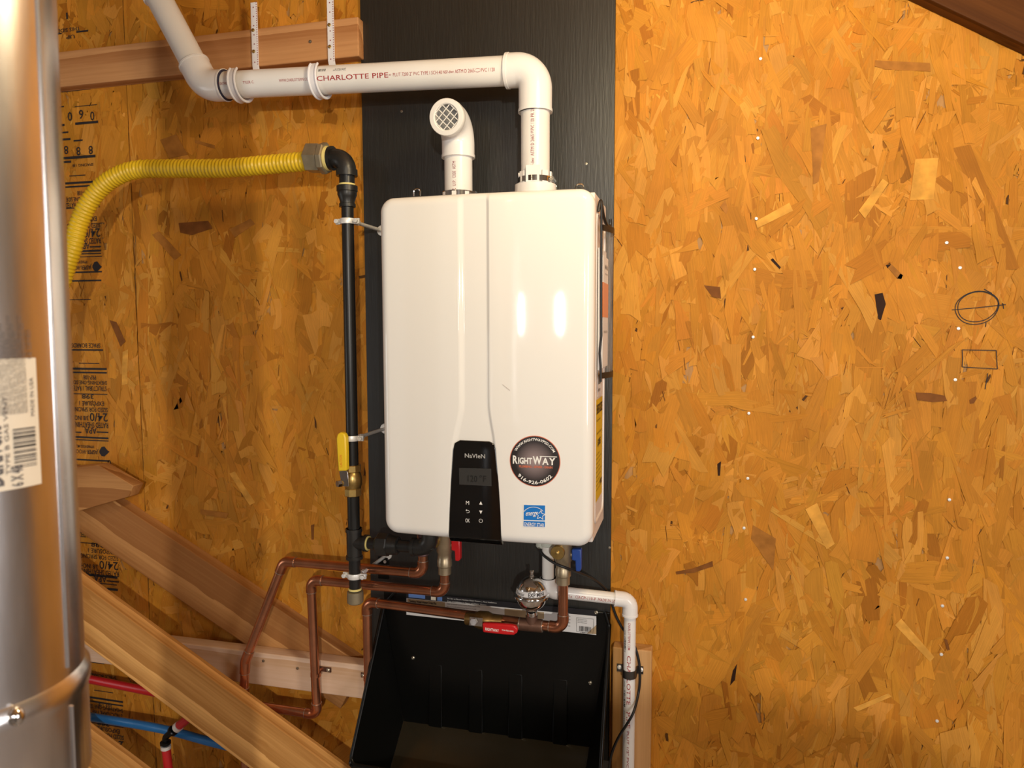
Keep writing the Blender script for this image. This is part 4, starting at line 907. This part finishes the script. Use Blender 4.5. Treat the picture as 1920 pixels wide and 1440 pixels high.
rim = fil([P_(xl+.030, -.018, zt_+.001), P_(xl+.004, -.021, zt_-.03), outer[1], outer[2], P_(xr-.001, -.021, zt_-.03), P_(xr-.012, -.018, zt_+.001)], .018, 6)
MB().tube(rim, .0048, 10).build('rim', BLACKP, pan)
for x0 in (.000, .105, .205, .315): MB().prism([P_(x0, -.0185, .60), P_(x0+.036, -.0185, .60), P_(x0+.036, -.026, zfl-.008), P_(x0, -.026, zfl-.008)], (0, .013, 0)).build('rib', BLACKP, pan, bevel=.003)
for u, v in ((1118, 1148), (775, 1233), (1107, 1280)):
    MB().lathe(at(u, v, -.0185), (0, -1, 0), [(.0045, 0), (.0045, .003), (.002, .0045), (.001, .004)], 12).build('screw', SCREW, pan)
# printed label along the top of the pan
LY = -.0189
def lq(u0, va0, vb0, u1, va1, vb1, m, name='label_field', y=LY): return MB().prism([at(u0, va0, y), at(u1, va1, y), at(u1, vb1, y), at(u0, vb0, y)], (0, .0004, 0)).build(name, m, pan)
vt = lambda u: 1121.5+(u-762)*.0955
lq(762, vt(762)-11, vt(762), 1118, vt(1118)-11, vt(1118), mat('black_print', (.012, .012, .016), .4), 'label_header')
lq(762, vt(762), vt(762)+31, 1118, vt(1118), vt(1118)+35, PAPER, 'paper_label')
LY2 = LY-.0005
lq(764, vt(764)+1, vt(764)+12, 834, vt(834)+1, vt(834)+12, TANP, y=LY2); lq(946, vt(946)+2, vt(946)+30, 1020, vt(1020)+2, vt(1020)+14, TANP, y=LY2)
lq(766, vt(766)-9, vt(766)-2, 797, vt(797)-9, vt(797)-2, SKYP, y=LY2); lq(820, vt(820)-8, vt(820)-1, 829, vt(829)-8, vt(829)-1, SKYP, y=LY2); lq(808, vt(808)-7, vt(808)-1, 817, vt(817)-7, vt(817)-1, CREAM, y=LY2)
MB().prism([at(1118, 1189, LY2), at(1118, 1172, LY2), at(1100, 1188, LY2)], (0, .0003, 0)).build('label_field', TANP, pan)
ex_l = (at(1118, vt(1118), LY)-at(762, vt(762), LY)).normalized()
def ltx(mb, s, u, v, w, h, b=0.): mb.text(s, flat(at(u, v, LY-.0012), ex_l), width=w, height=h, bold=b)
lw = MB(); ltx(lw, 'For Use on Electric Tankless Water Heaters  |  Floor Installations', 839, vt(839)-5, .125, .0042); ltx(lw, 'Pour Installation in Space of Water Heater', 839, vt(839)+.3, .10, .0042)
lw.build('label_lettering', WHITE, pan, sharp=0)
ld = MB(); ltx(ld, 'Tankless Water Heater Drain Pan', 767, vt(767)+7, .072, .006, .02); ltx(ld, 'Para calentadores de agua', 767, vt(767)+11.5, .05, .003)
for k in range(3): ltx(ld, 'Easy to install and protects floors and walls', 838, vt(838)+5+k*5, .085-.01*k, .0036)
for k in range(4): ltx(ld, 'Mounts flush to wall studs', 1060, vt(1060)+6+k*6, .012, .003)
for k in range(3): ltx(ld, 'Made of recycled materials', 1083, 1162+k*3, .022, .0025)
q = at(1086, 1183, LY-.0012); bars(ld, flat(q, ex_l), .029, .012, 18, 9); ltx(ld, '0 48643 03517', 1088, 1187, .024, .003)
line(ld, [at(u, v, LY-.0012) for u, v in ((1081, 1158), (1113, 1161), (1112, 1187.5), (1081, 1184), (1081, 1158))], .0006)
ld.build('label_lettering', INKB, pan, sharp=0)

# ------------------------------------------------------------------ document pouch on the heater's side
po = thing('document_pouch', (.447, -.15, 1.33), 'clear vinyl document pouch with black binding on heater right side', 'pouch')
za, zb = 1.335, 1.628; ya, yb = -.203, -.092
xa_ = lambda y: .4465+.013*math.sin(PI*min(1, (y-ya)/(yb-ya)))+.004*((y-ya)/(yb-ya))
fv_ = []; NY = 10
for j, z in enumerate([za+(zb-za)*k/8 for k in range(9)]):
    for i in range(NY+1): y = ya+(yb-ya)*i/NY; fv_.append(V((xa_(y)+.002*math.sin(j*1.1+i), y, z)))
front = MB().add(fv_, [(j*(NY+1)+i, j*(NY+1)+i+1, (j+1)*(NY+1)+i+1, (j+1)*(NY+1)+i) for j in range(8) for i in range(NY)])
fo = front.build('clear_front', CLEAR, po, sharp=0); sm_ = fo.modifiers.new('s', 'SOLIDIFY'); sm_.thickness = .0006
edge_ = lambda pts, r: MB().tube(pts, r, 8)
MB().tube([V((.4455, ya-.002, zb+.052)), V((.4455, ya-.001, zb+.01)), V((.446, ya, zb-.1)), V((.447, ya-.001, za+.08)), V((.4445, ya-.004, za+.045)), V((.4465, ya-.003, za+.02)), V((.447, ya-.004, za-.012))], .0024, 8).build('binding', BLACKR, po)
bnd = MB()
for z, s in ((zb, 1), (za, -1)):
    pts = [V((xa_(ya+(yb-ya)*i/NY)+.001, ya+(yb-ya)*i/NY, z)) for i in range(NY+1)]
    vs = []
    for p in pts: vs += [p+V((0, 0, -.006)), p+V((.0018, 0, -.006)), p+V((.0018, 0, .006)), p+V((0, 0, .006))]
    fs = [(i*4+k, i*4+(k+1) % 4, i*4+4+(k+1) % 4, i*4+4+k) for i in range(NY) for k in range(4)]; bnd.add(vs, fs)
bnd.build('binding', BLACKR, po)
MB().tube([V((xa_(yb), yb, zb)), V((xa_(yb)-.002, yb+.002, (za+zb)/2)), V((xa_(yb)-.004, yb, za))], .0010, 8).build('clear_edge', CLEAR, po)
MB().tube(catmull([V((.4405, ya-.012, zb+.030)), V((.4440, ya-.002, zb+.052)), V((.447, ya+.02, zb+.026)), V((.450, ya+.05, zb+.012)), V((.452, yb-.02, zb+.014)), V((.452, yb-.018, zb+.03))], 6), .0032, 8).build('hanging_loop', BLACKR, po)
MB().bx(.4385, .4435, -.198, -.098, 1.345, 1.59).build('manual', PAPER, po, bevel=.0008)
MB().bx(.4438, .4485, -.194, -.105, 1.35, 1.575).build('manual', PAPER, po, bevel=.0008)
MB().bx(.4437, .4488, -.1945, -.1045, 1.452, 1.522).build('orange_cover_band', ORANGE, po)
mp_ = MB(); fp = lambda y, z: flat((.4492, y, z), (0, 1, 0), (0, 0, 1))
mp_.text('MANUAL', fp(-.165, 1.55), width=.05, height=.009, bold=.02).text('Installation and operation', fp(-.165, 1.538), width=.05, height=.005); mp_.text('Installation Manual', fp(-.18, 1.42), width=.06, height=.006)
mp_.build('printed_lettering', INKB, po, sharp=0)

# ------------------------------------------------------------------ plastic water tubing low on the left
bp_ = [at(90, 1328, -.085)+V((-.7, 0, .02)), at(90, 1328, -.085), at(170, 1344, -.085), at(300, 1366, -.088), at(400, 1392, -.09), at(560, 1432, -.09)]
tag(MB().tube(catmull(bp_, 6), .0111, 18).build('water_tube', BLUEP), 'blue plastic water tube running behind the diagonal timber', 'tube')
rp_ = [at(90, 1258, -.06)+V((-.7, 0, .02)), at(90, 1258, -.06), at(170, 1274, -.06), at(280, 1296, -.06), at(420, 1325, -.06)]
tag(MB().tube(catmull(rp_, 6), .0111, 18).build('water_tube', REDP), 'horizontal red plastic water tube behind the diagonal timber, above the blue tube', 'tube')
re = thing('water_tube', at(315, 1440, -.125), 'upright red plastic water tube with a black elbow and crimp rings', 'tube')
e0, e1, e2 = at(314, 1386, -.125), at(319, 1374, -.125), at(336, 1360, -.125)
MB().cyl(V((at(320, 1520, -.125).x+.02, -.125, .01)), at(311.5, 1404, -.125), .0111, 18).build('upright_tube', REDP, re)
MB().cyl(at(334, 1362, -.125), at(378, 1327, -.125), .0111, 18).build('branch_tube', REDP, re)
MB().tube(fil([at(311, 1402, -.125), at(310, 1382, -.125), at(333, 1364, -.125)], .012, 8), .0080, 16).lathe(at(310.5, 1396, -.125), (0, 0, 1), [(.011, 0), (.0135, .002), (.0135, .008), (.011, .010)], 18).lathe(at(322, 1372, -.125), at(336, 1360, -.125)-at(322, 1372, -.125), [(.011, 0), (.0135, .002), (.0135, .008), (.011, .010)], 18).build('elbow', BLACKP, re)
MB().cyl(at(311.2, 1404, -.125), at(310.9, 1398, -.125), .0126, 20).cyl(at(331, 1365, -.125), at(336.5, 1360.5, -.125), .0126, 20).build('crimp_ring', ZINC, re)

# ------------------------------------------------------------------ galvanised flue in the foreground
FX, FYY, FR = .0321, -1.183, .085
fl = thing('flue_pipe', (FX, FYY, 0), 'large shiny galvanised flue pipe at the left edge, close to the camera', 'flue')
zring = 1.128
fl.rotation_euler.y = .008; fl.location.x -= .008*zring-.004
MB().lathe((FX, FYY, 0), (0, 0, 1), [(FR, zring), (FR, ZC)], 72, cap=False).build('upper_section', GALV, fl)
MB().lathe((FX, FYY, zring), (0, 0, 1), [(FR, .012), (FR+.004, .006), (FR+.0045, 0), (FR+.004, -.006), (FR+.0018, -.012), (FR+.0018, -.085), (FR+.0005, -.087)], 72, cap=False).build('locking_band', GALV, fl)
MB().lathe((FX, FYY, 0), (0, 0, 1), [(FR-.0025, .0), (FR-.0025, zring-.08)], 72, cap=False).build('lower_section', GALV, fl)
def fpt(deg, z, e=0.):                                       # angle measured from the direction that faces the camera
    n = V((CAM.x-FX, CAM.y-FYY, 0)).normalized(); a = R_(deg); t = V((-n.y, n.x, 0))
    return V((FX, FYY, z))+(n*math.cos(a)+t*math.sin(a))*(FR+e)
MB().tube([fpt(51, z, .0003) for z in (zring+.02, 1.3, 1.6, 2.0, ZC)], .0016, 8).tube([fpt(51, z, .002) for z in (zring-.014, zring-.05, zring-.084)], .0016, 8).build('lock_seam', GALV, fl)
for a in (2, 18):
    MB().sphere(fpt(a, zring+.004, .004), .006, 12, 1.2).build('lug', CHROME, fl)
for a, z in ((7, zring-.050), (22, zring-.054)): 
    n = (fpt(a, z)-V((FX, FYY, z))).normalized(); MB().lathe(fpt(a, z, .0012), n, [(.0075, 0), (.0075, .003), (.005, .005), (.001, .0055)], 16).build('screw', CHROME, fl)
def fgrid(a0, a1, z0, z1, e, m, name, n=16, rc=0.):
    vs = [fpt(a0+(a1-a0)*k/n, z, e) for k in range(n+1) for z in (z0, z1)]
    return MB().add(vs, [(2*k, 2*k+2, 2*k+3, 2*k+1) for k in range(n)]).build(name, m, fl, sharp=0)
def vz(v): return at(60, v, fpt(20, 1.3).y).z
la, lb_ = -32, 38
zlt, zlb = vz(672), vz(921)
fgrid(la, lb_, zlb, zlt, .0008, CREAM, 'label')
K = math.degrees(1/FR)
def fz(deg, z, e=.0014):                                     # text reading upwards: x -> z, y -> towards the left
    return lambda x, y: fpt(deg-y*K, z+x, e)
lf = MB().text('DuraVent', fz(19, zlb+.004), width=.046, height=.015, bold=.025)
lf.text('TYPE B GAS VENT', fz(22, zlb+.012), width=.06, height=.003); lf.text('6 X 48', fz(28, zlb+.002), width=.016, height=.009, bold=.02)
for k in range(14): lf.text(('CONNECTOR AND VENT FOR CATEGORY I GAS APPLIANCES LISTED', 'MAINTAIN ONE INCH CLEARANCE TO COMBUSTIBLES AT ALL TIMES', 'INSTALL ACCORDING TO THE INSTRUCTIONS AND LOCAL CODES')[k % 3], fz(15+1.3*k, zlb+.058), width=.075-(k % 4)*.006, height=.0016)
lf.text('MADE IN USA', fz(35.5, zlb+.055), width=.03, height=.003); lf.text('UL LISTED', fz(35.5, zlb+.10), width=.022, height=.003)
lf.build('printed_lettering', mat('grey_ink', (.10, .09, .09), .6), fl, sharp=0)
bars(MB(), lambda x, y: fpt(24+y*K, zlb+.016+x, .0014), .032, .017, 18, 4).build('printed_barcode', INKB, fl, sharp=0)

# ------------------------------------------------------------------ lamps, and an added shadow caster behind the camera
lp = thing('pendant_bulb', (LAMP.x, LAMP.y, ZC), 'bare warm bulb on a short cord under the ceiling', 'lamp')
MB().cyl((LAMP.x, LAMP.y, LAMP.z+.13), (LAMP.x, LAMP.y, ZC), .004, 10).build('cord', BLACKR, lp)
MB().lathe((LAMP.x, LAMP.y, LAMP.z+.062), (0, 0, 1), [(.016, 0), (.02, .01), (.02, .06), (.008, .075)], 20).build('socket', WHITE, lp)
for p in (LED1, LED2):
    o = thing('work_light', p, 'slim white work light on the wall behind the camera, %s one' % ('left' if p is LED1 else 'right'), 'lamp', 'work lights behind the camera')
    MB().bx(p.x-.06, p.x+.06, p.y-.1, p.y+.02, p.z-.18, p.z+.18).build('housing', LEDM, o, bevel=.004)
cl_ = thing('clamp_lamp', CLAMPL, 'bare neutral bulb in a clamp lamp behind the camera, on the right', 'lamp')
MB().lathe(CLAMPL-V((0, .04, 0)), (0, -1, 0), [(.016, 0), (.02, .01), (.02, .07), (.03, .09), (.03, .11), (.01, .20)], 20).cyl(CLAMPL-V((0, .2, 0)), V((CLAMPL.x, Y0, CLAMPL.z)), .008, 10).build('socket', BLACKP, cl_)
tkx, tky = 1.05, -2.05
TKH = 1.23  # unseen domed body, added only to throw the arc shadow onto the wall
wt = thing('shadow_caster', (tkx, tky, 0), 'round topped grey shadow caster added out of view behind the camera', 'tank')
MB().lathe((tkx, tky, 0), (0, 0, 1), [(.29, 0), (.30, .03), (.30, TKH-.17)]+[(.30*math.cos(PI/2*k/8), TKH-.17+.17*math.sin(PI/2*k/8)) for k in range(1, 8)]+[(.02, TKH)], 40).build('shell', LEDM, wt)
MB().lathe((tkx, tky, TKH-.005), (0, 0, 1), [(.02, 0), (.02, .03), (.015, .035)], 16).build('caster_cap', BLACKP, wt)
